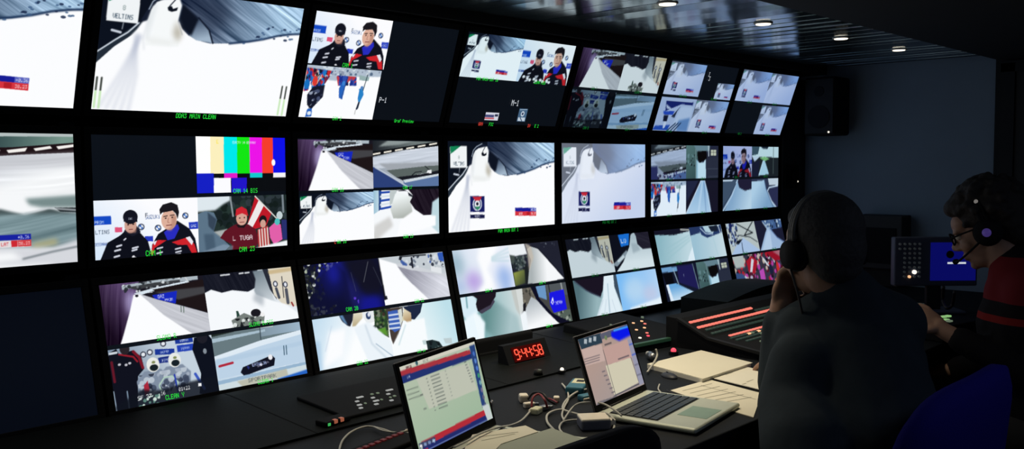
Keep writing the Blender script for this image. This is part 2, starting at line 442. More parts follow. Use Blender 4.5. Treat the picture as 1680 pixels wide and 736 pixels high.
def pic_bars(w, h):
    c = Cv(w, h, [(602, 55), (1066, 60), (1068, 335), (607, 340)])
    c.fill((12, 14, 18))
    xs = [602, 676, 744, 812, 877, 942, 1000, 1066]
    cs = [(255, 255, 255), (252, 240, 190), (0, 232, 236), (20, 230, 20), (236, 20, 232), (246, 62, 44), (16, 18, 232)]
    for i in range(7): c.poly(R4((xs[i], 40), (xs[i + 1], 242)), cs[i])
    for i, col in ((0, (24, 34, 210)), (2, (226, 30, 200)), (4, (20, 200, 206)), (6, (244, 244, 246))): c.poly(R4((xs[i], 240), (xs[i + 1], 264)), col)
    c.poly(R4((602, 240), (692, 345)), (22, 32, 196)); c.poly(R4((692, 264), (778, 345)), (252, 252, 255)); c.poly(R4((782, 264), (860, 345)), (34, 22, 200))
    c.text('EUROTV 14 GERMANY', (850, 86), 13, (240, 240, 250), .7); c.ell((1002, 188), 11, 17, (250, 250, 252)); c.text('E', (712, 82), 20, (252, 230, 80))
    return c

def pic_start(w, h, corners=None, cars=False):
    c = Cv(w, h, [(75, 130), (490, 95), (506, 312), (103, 368)])
    c.fill((26, 24, 34))
    c.grad([(60, 110), (240, 110), (150, 400), (60, 400)], (24, 12, 30), (96, 74, 116), (90, 280), (220, 190))
    c.ell((206, 205), 24, 50, (190, 180, 226), .06, .75)
    c.streak(R4((60, 100), (225, 400)), 100, 10, 200, 2)
    c.poly([(168, 133), (330, 108), (470, 96), (470, 112), (330, 128), (170, 150)], (170, 182, 190)); c.poly([(190, 140), (300, 122), (400, 112), (400, 120), (220, 150)], (60, 62, 66))
    c.specks([(170, 130), (420, 100), (430, 150), (180, 170)], [(220, 226, 230), (40, 44, 50), (120, 126, 130)], 50, 6, 3, .9)
    c.poly([(215, 165), (300, 142), (430, 116), (436, 126), (290, 156), (240, 172)], (216, 228, 238)); c.line([(420, 100), (440, 134)], 6, (200, 206, 210))
    c.poly([(290, 150), (500, 110), (500, 240), (380, 205)], (30, 22, 24)); c.poly([(300, 160), (500, 140), (500, 165), (390, 190)], (66, 66, 70), .01)
    c.poly([(288, 172), (386, 156), (378, 206), (298, 186)], (22, 40, 190)); c.text('GAZ', (322, 178), 14, (220, 228, 250)); c.text('PROM', (352, 190), 12, (220, 228, 250))
    c.poly([(215, 172), (232, 164), (310, 190), (400, 214), (500, 243), (512, 330), (420, 345)], (196, 198, 206)); c.streak([(215, 172), (232, 164), (500, 243), (512, 330), (420, 345)], 30, 12, 200, 8)
    c.poly([(214, 170), (240, 168), (330, 250), (448, 330), (150, 380), (168, 330), (196, 240)], WHITE, .008)
    c.ell((227, 174), 7, 5, (20, 20, 30))
    if cars: c.line([(398, 216), (398, 238)], 3, (60, 90, 70)); c.line([(408, 218), (408, 240)], 3, (60, 90, 70))
    return c

def pic_pillar(w, h, board=True, head=True):
    c = Cv(w, h, [(490, 95), (825, 62), (853, 262), (506, 312)])
    c.fill((226, 232, 238))
    c.poly([(480, 80), (700, 60), (692, 140), (660, 158), (600, 152), (560, 162), (520, 150), (485, 168)], (24, 26, 38)); c.streak([(480, 80), (700, 60), (690, 140), (485, 168)], 70, 7, 200, 3)
    for x in (560, 578, 630, 652): c.line([(x, 96 - (x - 560) * .1), (x + 14, 94 - (x - 560) * .1)], 6, (206, 210, 214))
    c.grad([(690, 110), (680, 80), (722, 74), (740, 130), (760, 190), (846, 250), (860, 280), (660, 200), (684, 150)], (120, 134, 144), (206, 214, 220), (690, 90), (740, 200), .01)
    c.poly([(716, 70), (742, 68), (760, 150), (770, 190), (744, 150)], (40, 44, 56))
    if board:
        c.poly([(738, 70), (826, 62), (846, 215), (790, 205), (758, 170)], (222, 214, 196))
        c.line([(745, 84), (825, 72)], 16, (196, 170, 120), .01, .7)
        for x, y in ((765, 128), (803, 130)): c.ell((x, y), 11, 13, (60, 66, 84)); c.ell((x, y), 6, 8, (226, 230, 238))
        c.line([(768, 146), (778, 180)], 12, (70, 76, 90)); c.line([(806, 150), (812, 200)], 14, (80, 84, 96)); c.line([(790, 100), (796, 180)], 4, (60, 60, 66))
        c.line([(826, 200), (832, 212)], 8, (150, 60, 60))
    c.poly([(492, 168), (520, 152), (560, 163), (600, 154), (655, 160), (682, 152), (690, 168), (745, 190), (800, 205), (850, 240), (860, 290), (500, 330)], (246, 249, 252), .01)
    c.poly([(690, 150), (720, 170), (716, 215), (676, 190)], (150, 160, 170), .04, .6)
    if head:
        c.ell((686, 240), 22, 16, (28, 26, 34)); c.poly([(610, 232), (618, 232), (628, 262), (612, 262)], (40, 70, 60)); c.poly([(590, 270), (640, 240), (680, 256), (720, 250), (716, 282), (600, 300)], (120, 128, 124)); c.specks([(590, 265), (720, 250), (716, 290), (590, 300)], [(60, 66, 66), (220, 226, 224), (30, 32, 36)], 26, 7, 5); c.ell((712, 246), 10, 9, (240, 240, 240))
    return c

def pic_riders(w, h, dark=0):
    c = Cv(w, h, [(105, 388), (515, 340), (527, 572), (130, 637)])
    c.grad(None, (110, 128, 150), (196, 210, 222), (120, 500), (330, 380))
    c.poly(R4((290, 392), (366, 416)), (28, 56, 150)); c.poly([(370, 352), (440, 344), (442, 368), (372, 374)], (28, 56, 150)); c.poly([(376, 380), (440, 374), (442, 402), (378, 408)], (36, 66, 180)); c.poly([(300, 428), (356, 420), (356, 446), (304, 452)], (30, 50, 130))
    for x, y in ((328, 404), (406, 360), (408, 392), (330, 438)): c.text('GAZPROM', (x, y), 9, (206, 220, 244), .7)
    for x, y in ((244, 412), (270, 404), (324, 370)): c.ell((x, y), 13, 13, (60, 66, 84)); c.ell((x, y), 8, 8, (228, 232, 238))
    c.poly([(105, 420), (116, 398), (140, 384), (150, 410), (205, 392), (236, 420), (246, 470), (220, 500), (214, 640), (124, 650)], (16, 18, 30)); c.line([(114, 404), (140, 400)], 9, (206, 214, 222)); c.line([(206, 398), (228, 424), (240, 466)], 12, (120, 24, 40)); c.line([(120, 440), (130, 520)], 10, (100, 24, 40)); c.line([(150, 408), (205, 420), (220, 440)], 7, (150, 30, 44)); c.ell((172, 386), 20, 24, (40, 34, 40))
    c.line([(124, 560), (134, 636)], 5, (150, 170, 190)); c.line([(176, 560), (182, 630)], 5, (120, 140, 160))
    for x, y in ((150, 450), (176, 452), (190, 446)): c.ell((x, y), 6, 5, (190, 190, 200))
    c.poly([(436, 400), (446, 350), (500, 336), (530, 380), (530, 600), (450, 580), (462, 500)], (14, 18, 30)); c.ell((484, 408), 8, 12, (130, 140, 150)); c.ell((478, 352), 24, 24, (30, 30, 40))
    for (x, y) in ((280, 460), (364, 444)):
        c.poly([(x - 66, y + 62), (x - 34, y + 22), (x + 30, y + 14), (x + 60, y + 44), (x + 54, y + 110), (x - 56, y + 126)], (128, 142, 162), .006); c.specks([(x - 66, y + 40), (x + 60, y + 24), (x + 54, y + 110), (x - 56, y + 126)], [(196, 206, 216), (60, 70, 92), (30, 36, 54), (170, 180, 196)], 34, 11, x, .8)
    for (x, y) in ((280, 460), (364, 444)):
        c.ell((x, y - 4), 27, 31, (232, 234, 230)); c.ell((x + 3, y + 8), 18, 14, (24, 34, 40)); c.ell((x + 2, y - 14), 8, 6, (130, 140, 90))
    c.line([(300, 540), (320, 510), (350, 505), (372, 530), (362, 580), (316, 586), (300, 545)], 6, (176, 206, 190)); c.poly([(240, 540), (256, 520), (262, 560), (244, 580)], (170, 40, 60)); c.line([(360, 500), (372, 590)], 7, (40, 60, 170)); c.line([(440, 500), (470, 560)], 12, (60, 90, 190))
    c.poly([(130, 620), (230, 556), (300, 560), (420, 530), (530, 510), (530, 600), (140, 660)], (16, 20, 30), .02, .85); c.specks([(212, 592), (300, 574), (300, 610), (214, 628)], [(200, 220, 210), (90, 130, 120)], 22, 7, 9)
    c.text('27', (258, 582), 18, (240, 242, 244)); c.text('16', (312, 572), 16, (240, 242, 244)); c.text('01:22', (394, 556), 15, (240, 242, 244)); c.poly(R4((448, 538), (460, 550)), (240, 242, 244)); c.text('SF', (226, 588), 18, (240, 242, 244))
    if dark: c.fillmix = None; c.a *= (1 - dark)
    return c

def pic_bobside(w, h):
    c = Cv(w, h, [(515, 350), (860, 287), (888, 488), (530, 556)])
    c.grad(None, (196, 216, 232), (226, 236, 244), (540, 540), (800, 330))
    c.poly([(500, 340), (870, 275), (872, 318), (700, 366), (520, 432)], (104, 122, 128)); c.grad([(700, 316), (870, 280), (872, 318), (702, 350)], (130, 150, 164), (156, 180, 200), (700, 340), (860, 300)); c.poly([(500, 340), (600, 322), (600, 336), (505, 362)], (34, 44, 40), .008); c.poly([(516, 366), (720, 322), (720, 330), (517, 380)], (168, 190, 204)); c.line([(586, 334), (640, 324), (750, 308)], 5, (226, 230, 228)); c.line([(700, 318), (702, 368)], 4, (60, 74, 84)); c.poly([(518, 430), (700, 364), (872, 316), (874, 332), (702, 384), (520, 446)], (222, 234, 244))
    pass
    c.poly([(520, 446), (702, 384), (874, 332), (880, 440), (534, 512)], (188, 210, 230)); c.poly([(524, 440), (870, 360), (872, 376), (526, 458)], (180, 204, 226), .01)
    c.line([(538, 464), (588, 450)], 9, (176, 40, 60))
    c.line([(792, 382), (793, 416)], 4, (60, 90, 110)); c.line([(802, 380), (803, 414)], 4, (60, 90, 110))
    c.poly([(616, 486), (626, 466), (690, 440), (742, 418), (755, 430), (750, 458), (700, 474), (630, 500)], (18, 20, 34)); c.specks([(640, 462), (744, 425), (746, 440), (650, 480)], [(226, 228, 240), (40, 50, 120), (90, 90, 110)], 14, 6, 3)
    c.text('LATVIJA', (690, 452), 12, (160, 176, 220)); c.ell((736, 426), 9, 10, (236, 236, 240))
    c.poly([(526, 520), (884, 440), (884, 452), (528, 534)], (150, 180, 206)); c.poly([(528, 534), (884, 452), (890, 500), (530, 570)], (206, 220, 226)); c.poly([(600, 520), (800, 470), (806, 496), (620, 540)], (180, 176, 150), .01, .7); c.text('SPORTPARK', (700, 506), 14, (90, 100, 100), 1.1)
    c.poly([(760, 510), (890, 470), (892, 500), (780, 530)], (40, 100, 196), .01)
    return c

def pic_trees(w, h):
    c = Cv(w, h, [(57, 140), (487, 98), (497, 352), (100, 415)])
    c.fill((16, 18, 44))
    c.ell((225, 200), 90, 110, (26, 30, 150), .12, .8); c.ell((420, 340), 90, 60, (24, 26, 160), .1, .8); c.ell((330, 290), 50, 80, (34, 34, 120), .1, .6)
    c.specks([(50, 135), (270, 115), (150, 210), (90, 340)], [(214, 220, 220), (170, 180, 160), (30, 34, 30), (20, 22, 40)], 190, 8, 3)
    c.specks([(55, 150), (160, 180), (180, 300), (100, 410)], [(30, 36, 40), (60, 66, 66), (20, 22, 40)], 80, 9, 5, .8)
    c.poly([(180, 160), (230, 110), (300, 180), (330, 420), (110, 420), (120, 280)], (14, 16, 52), .03, .6); c.ell((230, 180), 40, 60, (30, 34, 170), .08, .6)
    c.poly([(300, 120), (450, 100), (497, 180), (480, 290), (400, 300)], (20, 20, 34), .06, .8)
    c.line([(430, 120), (396, 230)], 4, (120, 124, 130), .003, .7); c.line([(330, 180), (350, 280)], 3, (90, 94, 120), .003, .6); c.line([(456, 150), (490, 250)], 3, (60, 64, 80))
    c.specks([(330, 310), (360, 310), (360, 340), (330, 340)], [(90, 60, 200)], 4, 7, 2)
    c.specks([(100, 370), (240, 350), (240, 400), (100, 410)], [(50, 54, 70), (24, 26, 40)], 30, 9, 8)
    return c

def pic_startwide(w, h):
    c = Cv(w, h, [(487, 98), (785, 68), (825, 300), (510, 345)])
    c.fill((206, 210, 216))
    c.poly([(480, 95), (790, 60), (800, 180), (620, 130), (560, 125), (490, 120)], (196, 204, 210)); c.specks([(580, 100), (780, 75), (795, 170), (600, 135)], [(40, 46, 60), (220, 226, 232), (110, 120, 136), (60, 90, 160)], 60, 8, 4, .9)
    c.line([(590, 92), (706, 84)], 8, (50, 54, 60)); c.line([(642, 100), (646, 145)], 12, (30, 34, 46)); c.poly([(586, 92), (600, 94), (594, 112), (584, 108)], (30, 34, 44)); c.poly([(730, 140), (780, 150), (782, 180), (732, 166)], (226, 230, 234)); c.poly([(760, 75), (786, 70), (792, 120), (768, 110)], (50, 90, 180))
    c.grad([(574, 140), (640, 160), (740, 176), (805, 196), (826, 300), (720, 312), (640, 230)], (150, 150, 164), (214, 216, 226), (620, 180), (760, 290)); c.streak([(574, 140), (805, 196), (826, 300), (700, 310)], 35, 12, 140, 3)
    c.poly([(487, 100), (570, 128), (600, 185), (720, 315), (510, 360), (500, 250)], WHITE, .012)
    c.poly([(480, 95), (492, 96), (515, 300), (505, 300)], (20, 20, 30), .008); c.poly([(498, 300), (520, 290), (524, 310), (505, 316)], (24, 24, 34))
    return c

def pic_curve_left(w, h):
    c = Cv(w, h, [(108, 435), (495, 385), (527, 622), (147, 702)])
    c.grad(None, (196, 222, 240), (252, 254, 255), (110, 500), (320, 600))
    c.poly([(250, 408), (332, 398), (326, 440), (312, 474), (296, 468), (270, 446)], (30, 34, 50), .004); c.poly([(250, 408), (270, 406), (300, 466), (280, 452)], (90, 130, 170), .008)
    c.grad([(330, 400), (376, 392), (376, 430), (340, 470), (322, 474)], (226, 222, 200), (188, 172, 136), (340, 400), (340, 470), .008)
    c.poly([(374, 392), (432, 388), (438, 450), (400, 460), (380, 430)], (232, 236, 238)); c.ell((405, 420), 16, 20, (50, 70, 110)); c.ell((408, 414), 9, 11, (226, 230, 240)); c.poly([(425, 470), (440, 466), (442, 486), (430, 486)], (40, 46, 50))
    c.poly([(432, 386), (500, 380), (505, 530), (470, 510), (436, 470)], (44, 70, 44)); c.specks([(432, 386), (500, 380), (505, 530), (436, 470)], [(80, 110, 60), (60, 50, 40), (30, 44, 36), (110, 120, 100)], 60, 9, 3); c.poly([(440, 490), (490, 480), (496, 520)], (90, 150, 50), .01)
    c.poly([(430, 470), (530, 560), (535, 640), (400, 650), (330, 480), (400, 450)], (236, 244, 250), .02)
    c.line([(440, 560), (520, 620)], 5, (120, 150, 176), .006, .7); c.line([(390, 470), (420, 560), (490, 630)], 12, (200, 214, 226), .02, .7); c.poly([(200, 500), (290, 480), (270, 620), (170, 690)], WHITE, .05)
    c.line([(140, 560), (150, 700)], 30, (160, 196, 226), .04, .6); c.line([(215, 470), (180, 600)], 5, (190, 206, 226), .008, .6)
    return c

def pic_curve_right(w, h):
    c = Cv(w, h, [(495, 385), (833, 328), (862, 528), (527, 622)])
    c.grad(None, (190, 224, 234), (252, 254, 255), (830, 400), (600, 560))
    c.poly([(495, 385), (590, 372), (588, 440), (560, 510), (528, 562), (505, 500)], (70, 60, 56)); c.poly([(506, 400), (560, 388), (574, 480), (540, 500), (512, 480)], (60, 96, 180))
    for k in range(4): c.line([(512, 418 + 22 * k), (568, 408 + 22 * k)], 8, (214, 226, 240))
    c.poly([(562, 390), (584, 380), (586, 440), (572, 470)], (214, 220, 214)); c.poly([(582, 440), (594, 390), (612, 388), (600, 440)], (216, 210, 180))
    c.poly([(590, 372), (694, 352), (682, 396), (650, 432), (632, 430), (616, 400)], (30, 40, 66), .006); c.grad([(594, 380), (632, 400), (634, 440), (612, 450), (590, 430)], (226, 216, 186), (180, 150, 110), (600, 390), (620, 440), .006)
    c.poly([(528, 562), (590, 450), (700, 420), (720, 600), (520, 640)], (248, 252, 254), .02); c.line([(600, 460), (560, 560)], 8, (196, 220, 226), .01, .7)
    c.poly([(704, 528), (735, 520), (770, 526), (792, 556), (785, 574), (714, 588)], (34, 48, 50)); c.specks([(706, 530), (770, 526), (790, 570), (714, 586)], [(70, 86, 86), (20, 26, 30)], 16, 7, 3); c.poly([(790, 510), (830, 504), (832, 530), (800, 532)], (190, 206, 210), .006); c.poly([(684, 528), (704, 524), (706, 546), (690, 548)], (196, 214, 216), .006)
    return c

def pic_glow(w, h):
    c = Cv(w, h, [(40, 155), (395, 122), (437, 390), (92, 430)])
    c.grad(None, (206, 220, 236), (236, 240, 250), (60, 300), (250, 200))
    c.ell((180, 350), 70, 60, (186, 160, 226), .12, .9); c.ell((370, 330), 70, 80, (150, 180, 232), .14, .9); c.ell((80, 240), 50, 80, (150, 180, 196), .12, .8); c.ell((90, 380), 60, 40, (170, 190, 226), .1, .8)
    c.poly([(215, 120), (330, 120), (300, 200), (262, 270), (290, 340), (310, 400), (200, 420), (246, 360), (226, 280), (200, 210)], WHITE, .06)
    for k in range(4): c.line([(290, 200 + 8 * k), (400, 140 + 28 * k)], 9, (150, 196, 206), .02, .5)
    return c

def pic_treecurve(w, h):
    c = Cv(w, h, [(395, 122), (710, 95), (748, 335), (437, 390)])
    c.fill((32, 34, 48))
    c.poly([(390, 120), (500, 105), (520, 180), (410, 200)], (236, 240, 244), .015); c.poly([(404, 185), (440, 190), (440, 240), (412, 240)], (70, 80, 76), .01)
    c.ell((474, 230), 46, 42, (52, 64, 66), .01); c.specks([(425, 190), (528, 190), (528, 290), (425, 290)], [(70, 84, 80), (36, 44, 46), (110, 120, 120)], 40, 9, 3, .8)
    c.grad([(428, 300), (510, 275), (520, 360), (440, 385)], (140, 150, 70), (60, 70, 50), (440, 300), (500, 370), .01); c.poly([(500, 260), (530, 250), (522, 370), (505, 375)], (30, 34, 36), .01)
    c.grad([(520, 150), (545, 128), (590, 150), (650, 220), (742, 328), (640, 352), (520, 368), (530, 280), (545, 220)], (170, 178, 180), (246, 248, 250), (545, 260), (640, 270), .008)
    c.poly([(505, 110), (545, 128), (560, 200), (530, 290), (520, 160)], (196, 186, 172), .02, .8)
    c.line([(540, 128), (592, 146), (640, 200), (746, 326)], 7, (24, 26, 40), .004); c.specks([(580, 110), (690, 100), (690, 130), (580, 140)], [(130, 140, 150), (70, 76, 90)], 10, 6, 2, .6)
    return c

def pic_bank(w, h, drk=(36, 22, 32)):
    c = Cv(w, h, [(97, 465), (475, 405), (515, 640), (140, 710)])
    c.grad(None, (130, 176, 180), (206, 220, 222), (230, 520), (480, 480))
    c.poly([(100, 465), (200, 450), (220, 540), (150, 600), (110, 560)], (216, 236, 246), .02); c.line([(140, 460), (145, 520)], 10, (110, 160, 170), .01)
    c.grad([(230, 540), (320, 470), (480, 560), (500, 660), (330, 690), (230, 620)], (96, 140, 140), (170, 196, 200), (270, 560), (430, 600), .06)
    c.poly([(110, 600), (200, 540), (260, 600), (250, 700), (130, 720)], (236, 248, 254), .03)
    for k in range(4): c.line([(190 + 12 * k, 560), (220 + 10 * k, 690)], 7, (250, 254, 255), .01, .7)
    c.poly([(170, 446), (340, 422), (336, 452), (314, 480), (294, 520), (236, 550), (212, 536), (202, 500), (212, 470), (190, 458)], (30, 22, 32), .004)
    c.poly([(224, 536), (300, 500), (320, 468), (330, 480), (300, 520), (240, 552)], (70, 66, 84), .008)
    c.poly([(440, 410), (475, 404), (500, 560), (470, 520)], (196, 200, 196), .02)
    return c

def pic_gazprom(w, h):
    c = Cv(w, h, [(475, 405), (765, 362), (808, 605), (515, 640)])
    c.fill((70, 70, 70))
    c.poly([(470, 400), (520, 396), (520, 520), (495, 560), (480, 500)], (214, 218, 216), .01); c.poly([(510, 398), (580, 390), (590, 480), (530, 520), (516, 480)], (100, 96, 88)); c.specks([(512, 400), (580, 392), (590, 480), (520, 500)], [(60, 60, 56), (130, 126, 110)], 26, 8, 2)
    c.poly([(585, 390), (640, 380), (650, 470), (600, 450)], (106, 150, 196)); c.poly([(640, 378), (770, 360), (790, 440), (660, 450)], (80, 86, 90)); c.line([(660, 380), (668, 430)], 9, (40, 44, 50)); c.line([(735, 366), (745, 420)], 12, (150, 156, 156))
    c.poly([(664, 428), (752, 408), (772, 530), (690, 548), (668, 500)], (26, 24, 226)); c.text('GAZPROM', (722, 488), 17, (240, 242, 255), .62); c.poly([(674, 486), (684, 452), (692, 486), (684, 500)], (240, 242, 255)); c.ell((684, 484), 5, 9, (26, 24, 226))
    c.poly([(690, 548), (790, 530), (808, 610), (740, 612)], (84, 96, 88)); c.specks([(690, 548), (790, 530), (808, 610), (740, 612)], [(150, 160, 150), (40, 50, 50)], 20, 8, 5)
    c.poly([(555, 392), (585, 390), (606, 460), (680, 548), (790, 606), (740, 618), (640, 560), (590, 470)], (16, 16, 36))
    c.grad([(528, 520), (560, 450), (592, 470), (650, 540), (724, 616), (560, 652), (515, 640)], (176, 184, 190), (246, 248, 250), (560, 470), (600, 600), .006)
    c.poly([(480, 560), (530, 520), (545, 640), (510, 650), (490, 610)], (240, 246, 250), .02); c.poly([(515, 490), (532, 480), (530, 530), (516, 530)], (30, 30, 36), .006)
    return c

def pic_signcurve(w, h):
    c = Cv(w, h, [(1045, 62), (1287, 40), (1320, 250), (1075, 285)])
    c.fill((16, 18, 30)); c.poly([(1195, 40), (1300, 30), (1310, 140), (1230, 150)], (36, 32, 46)); c.streak(R4((1200, 40), (1310, 150)), 20, 10, 160, 3)
    c.poly([(1104, 62), (1172, 48), (1166, 120), (1120, 132)], (30, 120, 224)); c.text('LO', (1136, 96), 26, (214, 232, 250), 1.2)
    c.poly([(1060, 240), (1090, 215), (1150, 150), (1160, 170), (1090, 250)], (150, 160, 170)); c.poly([(1090, 215), (1130, 180), (1140, 195), (1100, 226)], (220, 226, 230)); c.line([(1064, 232), (1160, 140)], 5, (30, 34, 44))
    c.grad([(1170, 130), (1180, 62), (1200, 44), (1212, 70), (1218, 115), (1250, 145), (1308, 140), (1322, 255), (1080, 290), (1130, 220)], (196, 206, 212), (246, 248, 250), (1190, 80), (1210, 220), .006)
    c.poly([(1182, 110), (1216, 112), (1236, 150), (1190, 170)], (170, 180, 188), .03, .7)
    return c

def pic_bankdark(w, h):
    c = Cv(w, h, [(815, 355), (1085, 318), (1118, 552), (858, 597)])
    c.grad(None, (90, 128, 136), (190, 214, 222), (880, 500), (1050, 520))
    c.grad([(815, 350), (900, 420), (980, 470), (990, 590), (850, 610)], (80, 110, 118), (150, 180, 186), (850, 500), (960, 540), .03)
    c.poly([(820, 350), (1010, 318), (1000, 420), (985, 460), (930, 440), (890, 410)], (26, 20, 34), .005); c.line([(830, 365), (900, 420), (985, 462)], 10, (60, 70, 90), .008, .7)
    c.poly([(1008, 330), (1072, 320), (1070, 400), (1110, 550), (960, 580), (1000, 460)], (224, 238, 246), .02); c.poly([(1066, 320), (1090, 316), (1120, 550), (1096, 480), (1070, 400)], (60, 78, 96), .006); c.line([(1030, 380), (1036, 560)], 8, (170, 196, 210), .01)
    for k in range(4): c.line([(1000 + 18 * k, 480), (970 + 36 * k, 570)], 6, (190, 206, 220), .006, .7)
    return c

def pic_plain(w, h):
    c = Cv(w, h, [(0, 0), (16, 0), (16, 9), (0, 9)])
    c.grad(None, (120, 186, 244), (178, 210, 242), (1, 1), (14, 8)); c.ell((6, 4.5), 4, 3, (186, 216, 240), .15, .8); c.ell((12, 6), 3, 2, (196, 200, 226), .12, .7)
    c.poly([(14, 7.6), (16, 7.2), (16, 9), (3, 9), (3, 8.6)], (226, 240, 250), .03)
    return c

def pic_bowl(w, h):
    c = Cv(w, h, [(40, 150), (300, 130), (325, 372), (92, 405)])
    c.grad(None, (150, 190, 196), (214, 230, 230), (60, 220), (280, 330)); c.poly([(30, 140), (310, 120), (310, 158), (190, 190), (45, 186)], (22, 22, 38), .01); c.line([(240, 148), (300, 152)], 12, (190, 186, 176), .008)
    for k in range(3): c.line([(300, 190 + 20 * k), (120, 300 + 40 * k)], 9, (170, 204, 206), .02, .7)
    c.poly([(290, 330), (320, 260), (330, 380), (270, 385)], (248, 252, 252), .008)
    return c

def pic_arch(w, h):
    c = Cv(w, h, [(300, 130), (525, 115), (563, 332), (330, 370)])
    c.grad(None, (176, 206, 216), (220, 232, 232), (340, 250), (540, 300)); c.poly([(300, 130), (380, 125), (380, 170), (310, 190)], (40, 56, 96), .01); c.poly([(370, 130), (400, 125), (420, 165), (470, 175), (500, 130), (525, 115), (530, 170), (430, 205), (390, 185)], (40, 60, 104), .01); c.line([(385, 140), (420, 176), (470, 180)], 8, (200, 216, 230), .008); c.poly([(440, 128), (500, 120), (505, 160), (460, 165)], (26, 34, 50), .01); c.line([(505, 118), (530, 200)], 9, (214, 220, 216), .006); c.line([(470, 200), (500, 330)], 8, (190, 216, 220), .02)
    return c

def pic_wallrun(w, h):
    c = Cv(w, h, [(100, 435), (375, 395), (405, 622), (150, 675)])
    c.fill((22, 26, 46)); c.poly([(100, 440), (225, 428), (230, 460), (110, 475)], (120, 166, 206)); c.poly([(230, 425), (350, 410), (385, 580), (240, 540)], (34, 30, 84)); c.line([(348, 408), (384, 580)], 6, (150, 176, 170)); c.line([(200, 450), (240, 560)], 9, (170, 190, 200)); c.poly([(375, 395), (400, 390), (410, 600), (392, 590)], (80, 100, 110)); c.text('W-', (280, 490), 18, (190, 196, 220)); c.poly([(114, 480), (190, 470), (212, 585), (150, 570)], (10, 10, 16))
    c.grad([(143, 560), (215, 545), (400, 622), (180, 680)], (120, 180, 226), (230, 242, 250), (240, 560), (260, 650)); c.poly([(143, 560), (160, 555), (200, 670), (180, 675)], WHITE)
    return c

def pic_tower(w, h):
    c = Cv(w, h, [(375, 92), (625, 92), (625, 340), (375, 350)])
    c.fill((38, 42, 62)); c.grad([(370, 80), (470, 80), (460, 350), (370, 350)], (90, 120, 116), (60, 86, 86), (380, 100), (440, 340)); c.specks([(375, 160), (450, 160), (450, 250), (375, 250)], [(30, 40, 44), (110, 140, 140)], 22, 9, 3); c.line([(450, 90), (452, 350)], 8, (130, 150, 150)); c.poly([(430, 85), (560, 85), (556, 135), (460, 140)], (110, 136, 144)); c.line([(548, 88), (550, 170)], 12, (206, 216, 216)); c.poly(R4((566, 126), (606, 168)), (206, 206, 180)); c.line([(586, 126), (586, 168)], 4, (60, 60, 56)); c.line([(566, 146), (606, 146)], 3, (60, 60, 56))
    c.poly([(462, 140), (532, 132), (536, 195), (478, 226), (464, 190)], (12, 10, 12)); c.poly([(455, 200), (478, 226), (512, 220), (526, 196), (530, 350), (455, 350)], (206, 232, 240)); c.poly([(455, 200), (466, 215), (466, 350), (455, 350)], (150, 190, 206)); c.poly(R4((535, 180), (625, 345)), (44, 48, 64)); c.line([(540, 270), (620, 268)], 5, (70, 76, 90)); c.line([(545, 330), (620, 326)], 5, (70, 76, 90))
    return c

def pic_straight(w, h):
    c = Cv(w, h, [(372, 382), (625, 372), (625, 630), (372, 645)])
    c.fill((26, 24, 40)); c.poly([(372, 380), (470, 378), (440, 440), (372, 560)], (36, 40, 66), .02)
    c.grad([(486, 378), (518, 376), (545, 480), (572, 632), (370, 648), (420, 540)], (150, 186, 216), (190, 216, 236), (500, 400), (480, 640), .005); c.line([(490, 380), (372, 645)], 9, (226, 236, 246)); c.line([(516, 376), (566, 632)], 9, (220, 230, 244)); c.line([(500, 380), (470, 640)], 20, (216, 232, 246), .03, .8); c.line([(512, 400), (530, 640)], 12, (110, 140, 180), .02, .6)
    return c

def pic_skyrun(w, h):
    c = Cv(w, h, [(895, 92), (1115, 92), (1113, 345), (895, 350)])
    c.fill((30, 36, 40)); c.poly([(890, 80), (1120, 80), (1118, 185), (900, 180)], (206, 226, 226)); c.poly([(895, 92), (960, 92), (945, 160), (900, 170)], (60, 84, 96)); c.poly([(960, 90), (1035, 90), (1020, 116), (985, 112)], (26, 36, 50)); c.poly([(960, 190), (1000, 178), (1040, 196), (1000, 216)], (130, 190, 120)); c.poly([(900, 180), (960, 180), (920, 220)], (200, 214, 226)); c.line([(1072, 95), (1070, 320)], 8, (90, 104, 100)); c.poly([(895, 230), (960, 210), (950, 340), (895, 350)], (26, 30, 50), .01)
    c.poly([(985, 214), (1002, 214), (1035, 325), (950, 335)], (180, 214, 226)); c.line([(988, 216), (955, 330)], 6, (220, 236, 244))
    return c

def pic_curve_a(w, h):
    c = Cv(w, h, [(665, 368), (895, 358), (893, 600), (665, 620)])
    c.fill((70, 86, 106)); c.poly([(660, 365), (755, 365), (740, 380), (665, 385)], (206, 216, 226), .01); c.poly([(780, 360), (900, 352), (898, 440), (840, 456), (795, 430)], (36, 32, 54), .006); c.grad([(778, 370), (795, 432), (840, 456), (896, 440), (896, 605), (680, 620), (740, 480)], (150, 180, 206), (206, 224, 234), (760, 460), (870, 560), .008); c.line([(782, 372), (740, 490), (670, 615)], 16, (196, 214, 230), .01); c.line([(665, 590), (720, 510), (770, 400)], 8, (40, 56, 80), .01)
    return c
def pic_curve_b(w, h):
    c = Cv(w, h, [(895, 358), (1115, 352), (1113, 588), (893, 605)])
    c.fill((50, 56, 80)); c.poly([(1030, 355), (1120, 350), (1118, 410), (1040, 410)], (216, 220, 224), .008); c.grad([(893, 385), (1000, 372), (1012, 430), (1090, 590), (893, 610)], (196, 220, 234), (140, 172, 200), (930, 440), (1010, 580), .006); c.poly([(1050, 425), (1115, 410), (1118, 585), (1090, 580), (1040, 500)], (46, 48, 80)); c.line([(1110, 415), (1040, 430), (1025, 460), (1060, 540), (1095, 585)], 12, (220, 230, 240), .004); c.line([(1000, 372), (1014, 440), (1075, 590)], 9, (90, 116, 150), .01)
    return c

